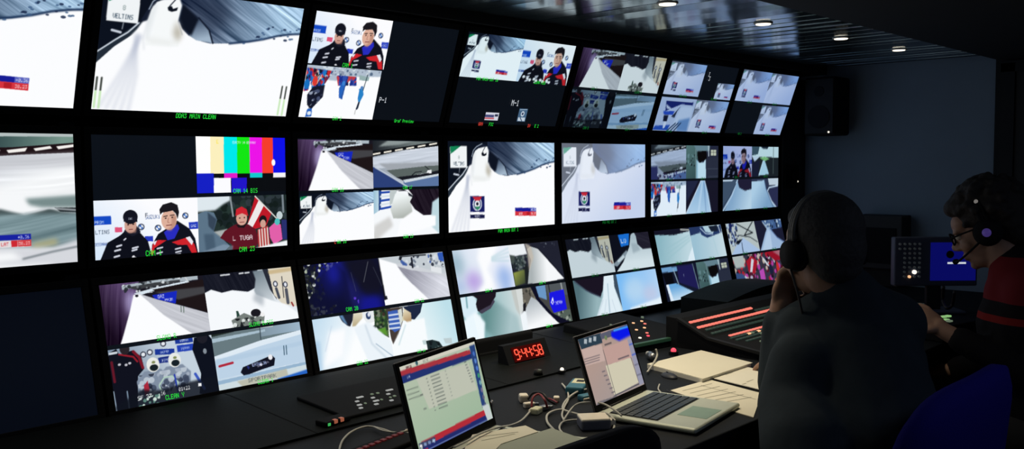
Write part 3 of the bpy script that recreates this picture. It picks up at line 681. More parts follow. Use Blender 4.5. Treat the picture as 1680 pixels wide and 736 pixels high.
def pic_beams(w, h):
    c = Cv(w, h, [(558, 120), (772, 95), (808, 300), (612, 332)])
    c.fill((206, 206, 196)); c.specks([(560, 120), (640, 110), (680, 260), (600, 280)], [(30, 36, 60), (60, 80, 120), (200, 210, 220), (30, 40, 90)], 70, 12, 3); c.line([(640, 120), (760, 180), (700, 200), (760, 100)], 8, (20, 24, 30)); c.line([(660, 200), (740, 210), (790, 240)], 7, (50, 54, 60)); c.poly([(690, 215), (805, 290), (810, 305), (612, 335), (650, 260)], (190, 206, 230)); c.poly([(650, 235), (690, 225), (660, 262), (640, 258)], (14, 18, 30)); c.line([(682, 250), (692, 310)], 8, (30, 40, 60)); c.poly([(770, 95), (800, 95), (830, 300), (806, 290)], (36, 30, 44), .006); c.line([(600, 160), (640, 240)], 14, (40, 60, 120), .01, .8)
    return c
def pic_apex(w, h):
    c = Cv(w, h, [(785, 92), (985, 70), (1020, 270), (812, 298)])
    c.fill((30, 30, 50)); c.poly([(840, 90), (990, 70), (990, 130), (900, 150), (870, 130)], (70, 96, 140)); c.specks([(850, 90), (985, 75), (985, 130), (880, 140)], [(200, 210, 214), (30, 40, 60), (90, 120, 160)], 40, 9, 2); c.poly([(880, 130), (900, 140), (940, 190), (1015, 240), (1020, 275), (816, 300), (850, 210)], (178, 196, 220), .006); c.line([(850, 100), (885, 150)], 10, (190, 206, 220)); c.line([(900, 140), (950, 200), (1015, 238)], 9, (110, 130, 170)); c.poly([(884, 150), (900, 160), (910, 290), (830, 295)], (206, 218, 234), .02)
    return c
def pic_fans(w, h, k=0):
    c = Cv(w, h, [(612, 355), (815, 325), (848, 545), (655, 575)])
    c.fill((60, 56, 70)); rg = [(196, 30, 46), (220, 214, 216), (90, 20, 34), (24, 24, 36), (200, 70, 160), (220, 190, 170)]
    c.specks(R4((600, 320), (850, 590)), rg, 130, 16, 3 + k)
    if k == 0:
        c.poly([(612, 355), (690, 345), (700, 430), (640, 440)], (196, 196, 186), .02); c.poly([(710, 390), (745, 350), (790, 390), (770, 480), (730, 470)], (190, 26, 46)); c.poly([(746, 370), (764, 380), (750, 470), (736, 466)], (236, 226, 226)); c.poly([(640, 470), (690, 480), (730, 560), (655, 580)], (60, 84, 130)); c.ell((745, 500), 34, 36, (90, 24, 44)); c.ell((745, 505), 18, 14, (206, 190, 206)); c.poly([(800, 460), (830, 440), (840, 530), (810, 540)], (206, 80, 180))
    else:
        c.poly([(640, 340), (780, 330), (800, 400), (720, 420)], (170, 20, 40)); c.poly([(616, 380), (640, 400), (690, 470), (660, 450)], (236, 230, 230)); c.ell((690, 480), 28, 40, (30, 34, 60)); c.ell((740, 470), 20, 50, (220, 50, 44)); c.ell((790, 440), 40, 34, (24, 20, 24)); c.ell((790, 480), 22, 20, (206, 150, 150)); c.poly([(700, 345), (815, 325), (840, 440)], (206, 196, 196), .02, .5)
    return c
def pic_crowd(w, h):
    c = Cv(w, h, [(78, 365), (483, 398), (432, 648), (33, 632)])
    c.fill(WHITE)
    c.poly([(70, 360), (490, 395), (480, 430), (330, 430), (230, 450), (80, 430)], (176, 190, 206), .01); c.specks([(80, 368), (480, 400), (470, 425), (90, 420)], [(90, 110, 136), (210, 220, 228), (140, 150, 170)], 60, 8, 3)
    c.specks([(80, 380), (220, 400), (150, 500), (60, 500)], [(40, 60, 150), (200, 40, 44), (20, 24, 40), (30, 120, 196), (210, 190, 176), (120, 40, 60)], 150, 9, 7, 1, 15)
    c.ell((78, 465), 18, 26, (24, 110, 190)); c.ell((122, 450), 16, 26, (220, 60, 50)); c.poly([(80, 520), (110, 480), (175, 470), (165, 530), (100, 595), (80, 570)], (22, 26, 44)); c.specks([(85, 510), (170, 480), (150, 545), (90, 590)], [(70, 80, 110), (20, 24, 40), (150, 160, 180)], 24, 9, 5); c.poly([(82, 590), (108, 588), (104, 628), (70, 632)], (40, 100, 190)); c.ell((92, 612), 12, 10, (226, 236, 244))
    c.specks([(235, 420), (345, 430), (345, 475), (245, 475)], [(30, 50, 140), (20, 30, 80), (190, 60, 70), (50, 80, 170)], 34, 11, 9, 1, 18)
    c.poly([(250, 490), (270, 450), (286, 452), (282, 490), (268, 545), (250, 535)], (40, 100, 190)); c.ell((276, 462), 9, 12, (60, 130, 210)); c.line([(300, 430), (262, 540)], 4, (40, 70, 130))
    c.poly([(360, 420), (415, 432), (408, 452), (360, 446)], (150, 176, 176)); c.line([(405, 420), (352, 590)], 5, (40, 60, 70)); c.poly([(352, 540), (360, 490), (378, 486), (384, 520), (356, 572)], (40, 130, 200)); c.line([(358, 560), (346, 592)], 10, (24, 34, 60)); c.line([(340, 600), (336, 618)], 6, (190, 190, 190)); c.ell((374, 486), 10, 11, (80, 130, 190))
    return c
def pic_roof(w, h, gate=True):
    c = Cv(w, h, [(465, 62), (838, 72), (840, 330), (468, 345)])
    c.grad(None, (150, 160, 172), (216, 222, 232), (500, 250), (700, 170)); c.grad([(460, 55), (845, 60), (845, 80), (640, 110), (462, 140)], (30, 34, 40), (110, 120, 120), (470, 60), (700, 90)); c.poly([(560, 60), (720, 65), (620, 90), (500, 100)], (140, 150, 150), .02)
    c.poly([(462, 130), (845, 70), (845, 98), (640, 122), (464, 160)], (16, 18, 22))
    for k in range(6): c.line([(470 + 64 * k, 145 - 11 * k), (508 + 64 * k, 138 - 11 * k)], 9, (246, 240, 226))
    c.poly([(464, 165), (840, 102), (840, 215), (640, 222), (470, 230)], (200, 208, 220)); c.streak([(464, 165), (840, 102), (840, 215), (470, 230)], -6, 12, 160, 4); c.poly([(500, 200), (840, 190), (840, 215), (560, 240)], (160, 166, 174), .02)
    c.poly([(545, 240), (770, 214), (840, 210), (840, 240), (700, 268), (600, 280)], (90, 100, 98)); c.poly([(600, 280), (740, 262), (840, 238), (840, 260), (640, 300)], (24, 26, 34)); c.line([(765, 215), (785, 235)], 6, (30, 34, 40)); c.line([(690, 268), (710, 250), (745, 246)], 5, (20, 24, 30)); c.poly([(780, 238), (800, 236), (800, 256), (770, 254)], (236, 238, 240))
    c.poly([(640, 300), (840, 262), (845, 345), (650, 345)], (90, 116, 160)); c.poly([(640, 296), (840, 258), (840, 270), (650, 312)], (206, 216, 224))
    if gate: c.poly([(465, 222), (480, 222), (580, 280), (690, 345), (465, 355)], (44, 64, 120)); c.line([(480, 222), (580, 282), (680, 345)], 9, (190, 200, 214))
    else: c.poly([(464, 240), (540, 235), (550, 345), (464, 350)], (50, 54, 100), .02); c.specks([(540, 290), (830, 270), (830, 345), (540, 345)], [(226, 226, 230), (40, 30, 60), (80, 80, 130)], 34, 10, 3)
    return c
def pic_stripes(w, h):
    c = Cv(w, h, [(470, 368), (838, 352), (842, 607), (475, 630)])
    c.fill((246, 249, 252)); c.grad([(465, 360), (512, 360), (500, 480), (470, 500)], (150, 190, 210), (206, 226, 236), (470, 400), (510, 400)); c.poly([(500, 365), (515, 364), (512, 470), (500, 480)], (40, 70, 130))
    for k in range(5): c.line([(512, 380 + 22 * k), (580, 374 + 20 * k)], 12, [(30, 70, 170), (216, 226, 236)][k % 2])
    c.poly([(560, 365), (600, 362), (586, 430), (560, 450)], (190, 200, 200)); c.poly([(590, 370), (640, 360), (690, 395), (672, 430), (660, 370)], (30, 34, 44)); c.grad([(590, 385), (610, 378), (660, 392), (688, 404), (676, 420), (690, 500), (640, 520), (580, 520), (564, 470)], (240, 246, 246), (170, 176, 170), (620, 400), (640, 520), .01)
    c.poly([(655, 352), (840, 350), (842, 430), (800, 500), (750, 504), (700, 470), (672, 430), (690, 395)], (30, 22, 34)); c.streak([(700, 360), (840, 350), (800, 500), (700, 470)], 60, 12, 160, 3); c.poly([(800, 430), (842, 400), (845, 610), (790, 560)], (190, 216, 224), .02)
    c.poly([(475, 560), (560, 510), (580, 560), (500, 630), (475, 630)], (186, 184, 180), .04, .6); c.poly([(690, 480), (750, 505), (820, 505), (820, 560), (600, 620), (620, 530)], WHITE, .02)
    return c
def pic_bluestart(w, h):
    c = Cv(w, h, [(150, 365), (420, 380), (360, 628), (88, 612)])
    c.fill((190, 204, 226)); c.poly([(185, 395), (390, 405), (385, 430), (300, 420), (180, 470)], (26, 40, 110)); c.poly([(165, 470), (250, 470), (235, 500), (170, 495)], (40, 80, 190)); c.poly([(170, 500), (205, 500), (195, 545), (165, 545)], (20, 26, 50)); c.poly([(185, 420), (240, 465), (190, 450)], (206, 216, 230)); c.poly([(225, 510), (245, 490), (300, 425), (270, 470), (250, 520)], (40, 50, 70)); c.poly([(300, 440), (390, 440), (360, 600), (220, 610)], (206, 220, 236), .02); c.poly([(110, 575), (220, 570), (200, 612), (90, 605)], (40, 84, 180), .01); c.poly([(280, 540), (370, 520), (350, 625), (270, 620)], (110, 150, 196), .03)
    for k in range(3): c.line([(300 - 20 * k, 560), (250 - 26 * k, 615)], 12, (40, 60, 90))
    c.ell((178, 570), 16, 26, (226, 232, 240))
    return c
def pic_finish(w, h):
    c = Cv(w, h, FIN_CORNERS)
    c.grad(None, (206, 210, 218), (246, 248, 250), (100, 160), (150, 290)); 
    c.grad([(-1200, 40), (380, 60), (380, 112), (200, 124), (-1200, 190)], (60, 84, 84), (120, 150, 140), (0, 70), (300, 90)); c.poly([(-1200, 10), (380, 55), (380, 72), (-1200, 62)], (180, 190, 190))
    c.poly([(-1200, 150), (60, 122), (200, 112), (360, 100), (360, 148), (100, 158), (-1200, 240)], (30, 18, 22)); 
    for k in range(9): c.poly([(30 - 130 * k, 136 + 12 * k), (130 - 130 * k, 124 + 12 * k), (120 - 130 * k, 142 + 12 * k), (40 - 130 * k, 150 + 12 * k)], (244, 240, 236))
    for k in range(2): c.poly([(160 + 110 * k, 128 - 10 * k), (240 + 130 * k, 116 - 10 * k), (250 + 120 * k, 128 - 10 * k), (170 + 110 * k, 140 - 8 * k)], (244, 240, 236))
    c.poly([(-1200, 230), (380, 150), (380, 215), (-1200, 290)], (196, 198, 204), .02, .8); c.streak([(-1200, 230), (380, 150), (380, 350), (-1200, 350)], -3, 9, 140, 2)
    c.poly([(120, 370), (380, 350), (380, 412), (200, 412), (140, 400)], (120, 140, 140), .015); c.poly([(-1200, 420), (0, 420), (120, 450), (240, 415), (290, 430), (380, 440), (380, 470), (-1200, 560)], (70, 84, 86), .01); c.poly([(260, 412), (380, 412), (380, 436), (290, 432)], (24, 30, 34)); c.line([(120, 440), (230, 415), (380, 425)], 8, (206, 212, 216), .006)
    c.poly([(-1200, 470), (380, 440), (380, 590), (260, 610), (-1200, 620)], (120, 144, 150), .015); c.streak([(-1200, 470), (380, 440), (380, 600), (-1200, 620)], -8, 22, 140, 6); c.poly([(150, 585), (270, 560), (280, 590), (160, 615)], (170, 168, 130), .02)
    c.poly([(-1200, 620), (260, 605), (380, 560), (380, 680), (-1200, 720)], (214, 216, 222), .02); c.poly([(-200, 640), (60, 628), (110, 660), (-100, 690)], (246, 248, 250), .02); c.line([(110, 660), (250, 625), (370, 600)], 8, (90, 100, 106), .008)
    c.poly([(-130, 552), (148, 538), (148, 565), (-130, 578)], (24, 34, 160)); c.text('+0.36', (112, 554), 18, (230, 236, 250)); c.poly([(-130, 580), (148, 566), (150, 600), (-130, 612)], (226, 220, 222)); c.text('BULGARIA', (-60, 594), 20, (200, 40, 50)); c.text('LAT', (22, 590), 20, (206, 40, 50)); c.poly([(52, 572), (82, 570), (84, 600), (54, 603)], (206, 40, 50)); c.poly([(84, 570), (148, 566), (150, 598), (86, 600)], (210, 60, 66)); c.text('38.23', (116, 584), 18, (250, 244, 244))
    return c
# ------------------------------------------------------------------ camera (taken from the straight monitor wall)
F_PX = 1530.479
YAW, PITCH, ROLL = 0.814, -0.0637, -0.0075
CAM = Vector((-1.5846 * P, -3.9206 * P, CAMZ))
fw = Vector((math.sin(YAW) * math.cos(PITCH), math.cos(YAW) * math.cos(PITCH), math.sin(PITCH)))
rt = Vector((math.cos(YAW), -math.sin(YAW), 0)); up = rt.cross(fw)
rt, up = math.cos(ROLL) * rt + math.sin(ROLL) * up, -math.sin(ROLL) * rt + math.cos(ROLL) * up
cd = bpy.data.cameras.new('camera'); co = bpy.data.objects.new('camera', cd); COL.objects.link(co)
cd.sensor_width = 36; cd.lens = F_PX * 36 / 1680; cd.clip_start = 0.02
co.matrix_world = Matrix(((rt.x, up.x, -fw.x, CAM.x), (rt.y, up.y, -fw.y, CAM.y), (rt.z, up.z, -fw.z, CAM.z), (0, 0, 0, 1)))
SC.camera = co

def ray(px, py): return fw + rt * ((px - 840) / F_PX) - up * ((py - 368) / F_PX)
def on_z(px, py, z=DESK):       # where a sight line meets a level surface
    d = ray(px, py); return CAM + d * ((z - CAMZ) / d.z)
def at_depth(px, py, t): return CAM + ray(px, py) * t

# ------------------------------------------------------------------ materials
M = {
 'wall': mat('dark_wall', (.010, .012, .014), .8), 'endwall': mat('grey_blue_wall_panel', (.19, .25, .31), .75, noise=.08, nscale=6, bump=.1),
 'floor': mat('dark_floor', (.012, .012, .013), .7, bump=.3), 'ceil': mat('glossy_metal_slats', (.135, .185, .20), .13, metal=.8, spec=.5, noise=.35, nscale=9, bump=.10, bscale=11),
 'black': mat('black_plastic', (.008, .009, .010), .55, spec=.25), 'bezel': mat('black_bezel', (.0035, .004, .005), .6, spec=.12), 'soft': mat('soft_black', (.006, .007, .009), .85, spec=.15),
 'lit_lcd': mat('dark_display', (.005, .006, .008), .3, emit=(.0032, .0050, .0085), estr=1, spec=.12), 'off_lcd': mat('off_display_faint_glow', (.004, .005, .008), .3, emit=(.0014, .0024, .0056), spec=.08),
 'desk': mat('charcoal_desk_laminate', (.0075, .0095, .0125), .6, spec=.12, bump=.06), 'console': mat('dark_console_metal', (.0045, .006, .0058), .65, spec=.08, bump=.08),
 'green': glow('caption_green', (40, 228, 62), 1.0), 'greend': glow('caption_green_dim', (20, 130, 50), .7), 'redcap': glow('caption_red', (236, 74, 60), .9), 'white': glow('white_lettering', (214, 220, 228), .85),
 'clock': glow('red_led_digit', (255, 84, 62), 1.5), 'clock_bg': mat('red_led_window', (.02, .001, .001), .3, emit=(.035, .0006, .0006)),
 'redled': glow('red_led', (255, 70, 90), 1.6), 'wled': glow('white_led', (255, 244, 226), 1.3), 'oled': glow('amber_led', (250, 190, 140), 1.1), 'legend': glow('lit_legend', (176, 178, 176), .7), 'oled2': glow('dim_amber_led', (170, 96, 70), .7), 'keyr2': mat('dull_red_key', (.12, .012, .014), .5, emit=(.03, .002, .003)), 'gled': glow('green_led', (70, 200, 100), .7),
 'key_red': glow('red_backlit_key', (250, 128, 112), .95), 'key_dim': mat('dark_green_key', (.03, .05, .045), .5, emit=(.010, .020, .016)), 'key_pale': glow('pale_green_key', (150, 170, 140), .35),
 'alu': mat('silver_aluminium', (.56, .60, .50), .42, metal=.25, noise=.04, nscale=60), 'keycap': mat('black_key', (.012, .016, .020), .45), 'pad': mat('trackpad_grey_green', (.26, .38, .29), .35),
 'paper': mat('cream_paper', (.72, .69, .57), .8, noise=.05, nscale=8),  'folder': mat('grey_green_card', (.30, .33, .26), .55, noise=.04), 'paper2': mat('white_paper', (.76, .74, .64), .8, noise=.04, nscale=8), 'ink': mat('printed_grey', (.36, .35, .29), .9),
 'pgreen': mat('pale_green_paper', (.42, .50, .40), .8),
 'cable': mat('grey_white_cable', (.46, .46, .42), .5), 'cableb': mat('black_cable', (.01, .01, .011), .5), 'cabler': mat('dark_red_cable', (.22, .03, .04), .5),
 'brickw': mat('white_glossy_plastic', (.80, .74, .62), .4), 'brickd2': mat('dark_navy_plastic', (.02, .024, .034), .5), 'brickd': mat('white_plastic_painted_shade', (.10, .11, .16), .5), 'teal': mat('teal_plastic', (.03, .15, .22), .45), 'cream': mat('cream_label', (.62, .62, .44), .6),
 'skin': mat('skin', (.34, .20, .14), .6, noise=.1, nscale=40), 'hair1': mat('dark_brown_hair', (.030, .030, .032), .8, noise=.5, nscale=70, bump=.9, bscale=90), 'hair2': mat('dark_curly_hair', (.016, .013, .012), .8, noise=.5, nscale=60, bump=1, bscale=70),
 'coat': mat('navy_black_fabric', (.026, .036, .046), .9, noise=.2, nscale=25, bump=.5, bscale=16, spec=.1), 'trousers': mat('black_trouser_cloth', (.009, .009, .011), .9),
 'shoe': mat('black_shoe_leather', (.01, .01, .01), .5), 'blue': mat('royal_blue_upholstery', (.012, .008, .23), .85, noise=.1, nscale=200, bump=.25, bscale=400, spec=.15), 'chairb': mat('black_upholstery', (.008, .009, .011), .85, spec=.15),
 'steel': mat('brushed_steel', (.30, .31, .32), .35, metal=.9), 'lampring': mat('white_lamp_ring', (.35, .34, .32), .5), 'lampglow': mat('warm_lamp_disc', (.9, .85, .7), .5, emit=(1.0, .90, .72), estr=2.2),
 'lens': mat('clear_spectacle_lens', (.02, .02, .022), .1), 'hpband': mat('grey_headband', (.10, .10, .095), .4), 'purple': mat('purple_glowing_cap', (.05, .03, .12), .4, emit=(.030, .018, .10)),
 'device': mat('slate_grey_plastic', (.045, .055, .095), .5), 'bluescr': mat('blue_screen', (.005, .006, .06), .3, emit=(.0022, .0028, .105), estr=1), 'grille': mat('black_speaker_grille', (.007, .008, .009), .8, bump=.6, bscale=500),
 'greenedge': mat('dark_green_strip', (.02, .06, .03), .5, emit=(.004, .014, .008)), 'redpen': mat('red_plastic', (.35, .03, .04), .4), 'box': mat('dark_cabinet', (.018, .019, .020), .7),
}
# the picture material reads the colours carried by each picture's own vertices
pm = bpy.data.materials.new('lcd_picture'); pm.use_nodes = True
nt = pm.node_tree; nt.nodes.clear()
na = nt.nodes.new('ShaderNodeAttribute'); na.attribute_name = 'picture'
ne = nt.nodes.new('ShaderNodeEmission'); ne.inputs['Strength'].default_value = 1.0
no = nt.nodes.new('ShaderNodeOutputMaterial')
nt.links.new(na.outputs['Color'], ne.inputs['Color']); nt.links.new(ne.outputs['Emission'], no.inputs['Surface'])
M['pic'] = pm
# red-over-black jacket of the second operator
def jacket_mat():
    m = mat('red_and_black_jacket', (.2, .02, .02), .85, bump=.4, bscale=20, spec=.1)
    nt = m.node_tree; b = nt.nodes['Principled BSDF']
    tc = nt.nodes.new('ShaderNodeTexCoord'); sp = nt.nodes.new('ShaderNodeSeparateXYZ'); rp = nt.nodes.new('ShaderNodeValToRGB'); mr = nt.nodes.new('ShaderNodeMapRange')
    mr.inputs['From Min'].default_value = .6; mr.inputs['From Max'].default_value = 1.2
    nt.links.new(tc.outputs['Object'], sp.inputs[0]); nt.links.new(sp.outputs['Z'], mr.inputs['Value']); nt.links.new(mr.outputs['Result'], rp.inputs['Fac'])
    cr = rp.color_ramp; cr.interpolation = 'CONSTANT'
    cr.elements[0].color = (.008, .008, .010, 1)
    for p, c in ((.53, (.22, .016, .014, 1)), (.565, (.010, .008, .009, 1)), (.63, (.17, .014, .018, 1)), (.85, (.010, .009, .011, 1))):
        e = cr.elements.new(p); e.color = c
    e = cr.elements[-1]
    if e.position > .99: cr.elements.remove(e)
    nt.links.new(rp.outputs['Color'], b.inputs['Base Color'])
    return m
M['redjacket'] = jacket_mat()

# ------------------------------------------------------------------ room shell
XE = 6.45 * P; XL, YF = -2.0, -3.4; ZC = 1.905
def struct(name, mb, m): return prop(mb.build(name, m), kind='structure')
struct('floor', MB().box((XL, YF, -.05), (XE + .1, .3, 0)), M['floor'])
struct('wall_back', MB().box((XL, .2, 0), (XE + .1, .3, 2.1)), M['wall'])
struct('wall_left', MB().box((XL - .1, YF, 0), (XL, .3, 2.1)), M['wall'])
struct('wall_front', MB().box((XL - .1, YF - .1, 0), (XE + .1, YF, 2.1)), M['wall'])
struct('wall_right', MB().box((XE, -.965, 0), (XE + .1, .2, ZC)), M['endwall'])
struct('wall_corner', MB().box((XE - .02, YF, 0), (XE + .1, -.968, 2.1)), M['wall'])
# ceiling: glossy slats running across the van, each very slightly tilted
rg = random.Random(5); cb = MB(); x = XL
while x < XE:
    w = min(.098, XE - x); t = rg.uniform(-.0016, .0016); g = .004; zt = ZC + .02
    cb.prism([(x, zt + .03), (x, zt), (x + g, ZC + t), (x + w - g, ZC - t), (x + w, zt), (x + w, zt + .03)], -.975, .2)
    x += .098
struct('ceiling', cb, M['ceil'])
struct('trim_1', MB().box((XL, YF, ZC - .03), (XE, -.975, ZC + .05), bevel=.004), M['wall'])     # dark bulkhead behind the ceiling strip
struct('trim_2', MB().box((XL, -.128, 1.868), (XE, .2, ZC + .01), bevel=.003), M['wall'])          # fascia over the monitors
struct('trim_3', MB().box((6.02 * P, -.01, DESK + .02), (XE, .2, Z0 + 1.13 * P), bevel=.003), M['box'])  # blank panel between monitors and end wall
db = MB().box((XE - .045, -2.0, .03), (XE - .022, -1.06, ZC - .07), bevel=.004)
dr = prop(db.build('door_1', M['box']), kind='structure')
prop(MB().box((XE - .055, -1.06, 0), (XE - .02, -1.0, ZC - .05)).box((XE - .055, -2.06, 0), (XE - .02, -2.0, ZC - .05)).box((XE - .055, -2.06, ZC - .09), (XE - .02, -1.0, ZC - .04)).build('trim_4', M['wall']), kind='structure')
for i in range(8):      # uprights that carry the monitors
    prop(MB().box((i * P - P - .02, .09, 0), (i * P - P + .02, .2, Z0 + 1.13 * P)).build('trim_%d' % (5 + i), M['wall']), kind='structure')

# recessed ceiling lights
lamp_xy = [(1.548, -.672), (2.154, -.676), (2.748, -.702), (3.318, -.717)]
def ceiling_light(x, y, label):
    t = empty('ceiling_light', (x, y, ZC), label=label, cat='light', group='recessed ceiling lights')
    r = MB(); n = 28
    pr = [(.034, 0), (.034, -.003), (.030, -.005), (.0265, -.003), (.0265, .012)]
    vs = [[r.bm.verts.new((a * math.cos(2 * PI * k / n), a * math.sin(2 * PI * k / n), z)) for k in range(n)] for a, z in pr]
    for a, b in zip(vs, vs[1:]):
        for k in range(n): r.bm.faces.new((a[k], a[(k + 1) % n], b[(k + 1) % n], b[k]))
    r.build('ring', M['lampring'], t, True)
    d = MB().cyl((0, 0, -.007), (0, 0, .006), .026, n=28).build('lamp_disc', M['lampglow'], t)
    return t
lbl = ['largest round ceiling spotlight, nearest the camera at the top edge', 'second round ceiling spotlight, inside the bluish reflection',
       'third round ceiling spotlight, over the dark ceiling part', 'farthest round ceiling spotlight, close to the end wall']
for (x, y), l in zip(lamp_xy, lbl): ceiling_light(x, y, l)
def spot(x, y, w, size=95):
    l = bpy.data.lights.new('spot_beam', 'SPOT'); l.energy = w; l.color = (1, .86, .62); l.spot_size = math.radians(size); l.spot_blend = .9; l.shadow_soft_size = .04
    o = bpy.data.objects.new('spot_beam', l); COL.objects.link(o); o.location = (x, y, ZC - .02)
for (x, y), w in zip([(-.26, -.67), (.34, -.67), (.944, -.67)] + lamp_xy, (2, 6, 24, 33, 5, 1.6, .6)): spot(x, y, w, 100 if x < 2 else 70)

# ------------------------------------------------------------------ the monitor wall
TILT = {'T': .3376, 'M': 0.0, 'B': -.2386}
def mon_origin(row, c):
    x = (c + .5) * P
    if row == 'M': return (x, 0, Z0)
    if row == 'T': return (x, -.0112 * P, Z0 + .6266 * P)
    return (x, -.0247 * P - math.sin(.2386) * SH, Z0 - .1038 * P - math.cos(.2386) * SH)
BM = .019
def bezel_mesh():
    a = MB(); w, h, o = SW / 2, SH, .0
    for lo, hi in (((-w - .018, -.003, -BM), (w + .018, .012, 0)), ((-w - .018, -.003, h), (w + .018, .012, h + BM)), ((-w - .018, -.003, 0), (-w, .012, h)), ((w, -.003, 0), (w + .018, .012, h))):
        a.box(lo, hi, bevel=.0012)
    return a.mesh('bezel')
BEZ = bezel_mesh(); BEZ.materials.append(M['bezel'])
HOU = MB().box((-SW / 2 - .016, .012, -BM + .003), (SW / 2 + .016, .055, SH + BM - .003), bevel=.006).box((-.12, .055, SH * .2), (.12, .075, SH * .8), bevel=.005).mesh('housing'); HOU.materials.append(M['black'])
SCR = MB().box((-SW / 2, .0, 0), (SW / 2, .011, SH)).mesh('display'); SCR.materials.append(M['lit_lcd'])
SCO = MB().box((-SW / 2, .0, 0), (SW / 2, .011, SH)).mesh('display'); SCO.materials.append(M['off_lcd'])  # switched-off screen: faint blue glow put into its material
COLPX = {-1: 470, 0: 350, 1: 236, 2: 178, 3: 140, 4: 116, 5: 98}
MON = {}
def monitor(row, c, label, on=True):
    t = empty('wall_monitor', mon_origin(row, c), (TILT[row], 0, 0), label, 'monitor', 'monitor wall')
    link('bezel', BEZ, None, t); link('housing', HOU, None, t); link('display', SCR if on else SCO, None, t)
    MON[row, c] = t
    return t
def pic(row, c, rect, fn, *a, dim=(1, 1, 1), cap=None, cu=None, cv=None, ch=.011, soft=0, capm='green', **k):
    """one picture on a monitor; rect = u0,v0,u1,v1 of the screen (v down); cap = caption text under it"""
    u0, v0, u1, v1 = rect
    wpx = max(36, int(COLPX[c] * 1.15 * (u1 - u0))); hpx = max(22, int(wpx * ((v1 - v0) * SH) / ((u1 - u0) * SW)))
    cv_ = fn(wpx, hpx, *a, **k)
    me = raster_mesh('picture', cv_.out(dim, soft or .0032), (u1 - u0) * SW, (v1 - v0) * SH, M['pic'])
    o = link('picture', me, None, MON[row, c], (-SW / 2 + u0 * SW, -.0012, SH * (1 - v1)))
    if cap:
        x = (u1 - u0) * SW * (.5 if cu is None else cu); z = -.002 if cv is None else cv
        red = None
        if '|' in cap: red, cap = cap.split('|')
        cm = text_mesh('caption', cap, ch, .72, M[capm])
        k_ = link('caption', cm, None, o, (x, -.0027, z))
        if red:
            link('caption', text_mesh('caption', red, ch, .72, M['redcap']), None, o, (x - (len(cap) + len(red) + 1) * .5 * ch / 7 * .72 * 6, -.0027, z))
    return o
def caption(row, c, s, u, v, h=.011, m='green'):
    link('caption', text_mesh('caption', s, h, .72, M[m]), None, MON[row, c], (-SW / 2 + u * SW, -.0042, SH * (1 - v)))
TL, TR, BL, BR = (0, 0, .5, .485), (.5, 0, 1, .485), (0, .52, .5, 1), (.5, .52, 1, 1)
FIN_CORNERS = [(-1023, 33), (351, 58), (374, 674), (-981, 781)]
def dimc(k): return (k * .92, k * .98, k * 1.0)  # off-axis dimming and blue tint of far screens baked into picture colours

monitor('T', -1, 'top row monitor cut by the left edge, white ice with coloured score bar')
pic('T', -1, (0, 0, 1, 1), pic_main)
monitor('M', -1, 'middle row monitor cut by the left edge, blurred grey track with score bar')
pic('M', -1, (0, 0, 1, 1), pic_finish)
monitor('B', -1, 'switched-off black monitor at the lower left corner', on=False)

monitor('T', 0, 'large top row monitor with one full picture of the white ice track and brewery sign')
pic('T', 0, (0, 0, 1, 1), pic_main, gfx=False, vu=True, cap='DDA3 MAIN CLEAN', cv=-.0085, ch=.0125)
monitor('M', 0, 'middle row monitor showing colour bars above two interview and fan pictures')
pic('M', 0, (.5, 0, 1, .49), pic_bars, cap='CAM 14 BIS', cu=.52, cv=.0035, ch=.0125)
pic('M', 0, (0, .525, .5, 1), pic_interview, cap='CAM 1', cu=.54, cv=.008, ch=.0145); pic('M', 0, (.5, .525, 1, 1), pic_fan, cap='CAM 23', cu=.52, cv=-.001, ch=.0135)
monitor('B', 0, 'bottom row monitor with two helmeted riders and a bobsleigh on the run')
pic('B', 0, TL, pic_start, cars=True, cap='SLOMO R', cu=.55, cv=.0015, ch=.0125); pic('B', 0, TR, pic_pillar, cap='SLOMO B.PSS', cu=.55, cv=.001, ch=.0115)
pic('B', 0, BL, pic_riders, cap='CLEAN Y', cu=.55, cv=.009, ch=.012); pic('B', 0, BR, pic_bobside, cap='CLEAN 1', cu=.5, cv=.002, ch=.0115)

monitor('T', 1, 'top row monitor with interview over crowd at left and an empty right half')
pic('T', 1, TL, pic_interview, cap='CAM 1', cu=.5, cv=.004, ch=.0125); pic('T', 1, (0, .5, .49, 1), pic_crowd, cap='CAM 2', cu=.5, cv=.0, ch=.011)
caption('T', 1, 'Graf Preview', .72, 1.0, .011); caption('T', 1, 'P-1', .535, .79, .017, 'white')
monitor('M', 1, 'middle row four-picture monitor with start ramp, blue barrier and two white bends')
pic('M', 1, (0, .01, .5, .495), pic_start, corners=None, cap='CAM 16', cv=0, ch=.012); pic('M', 1, (.5, .01, 1, .485), pic_roof, cap='CAM 17', cu=.5, cv=-.002, ch=.011)
pic('M', 1, (0, .525, .5, 1), pic_main, gfx=False, cap='C|AM 18', cu=.54, cv=-.001, ch=.0115); pic('M', 1, (.5, .515, 1, 1), pic_stripes, cap='CAM 19', cu=.5, cv=-.001, ch=.0115)
monitor('B', 1, 'bottom row monitor with dark blue trees above two mirrored white bends')
pic('B', 1, (0, 0, .5, .49), pic_trees, cap='CAM 20', cu=.53, cv=.006, ch=.0125); pic('B', 1, (.5, 0, 1, .485), pic_startwide, cap='CAM 21', cu=.5, cv=.0, ch=.011)
pic('B', 1, BL, pic_curve_left, cap='CAM 22', cu=.55, cv=.0, ch=.0115); pic('B', 1, BR, pic_curve_right, cap='CAM 24', cu=.4, cv=.0, ch=.0095)

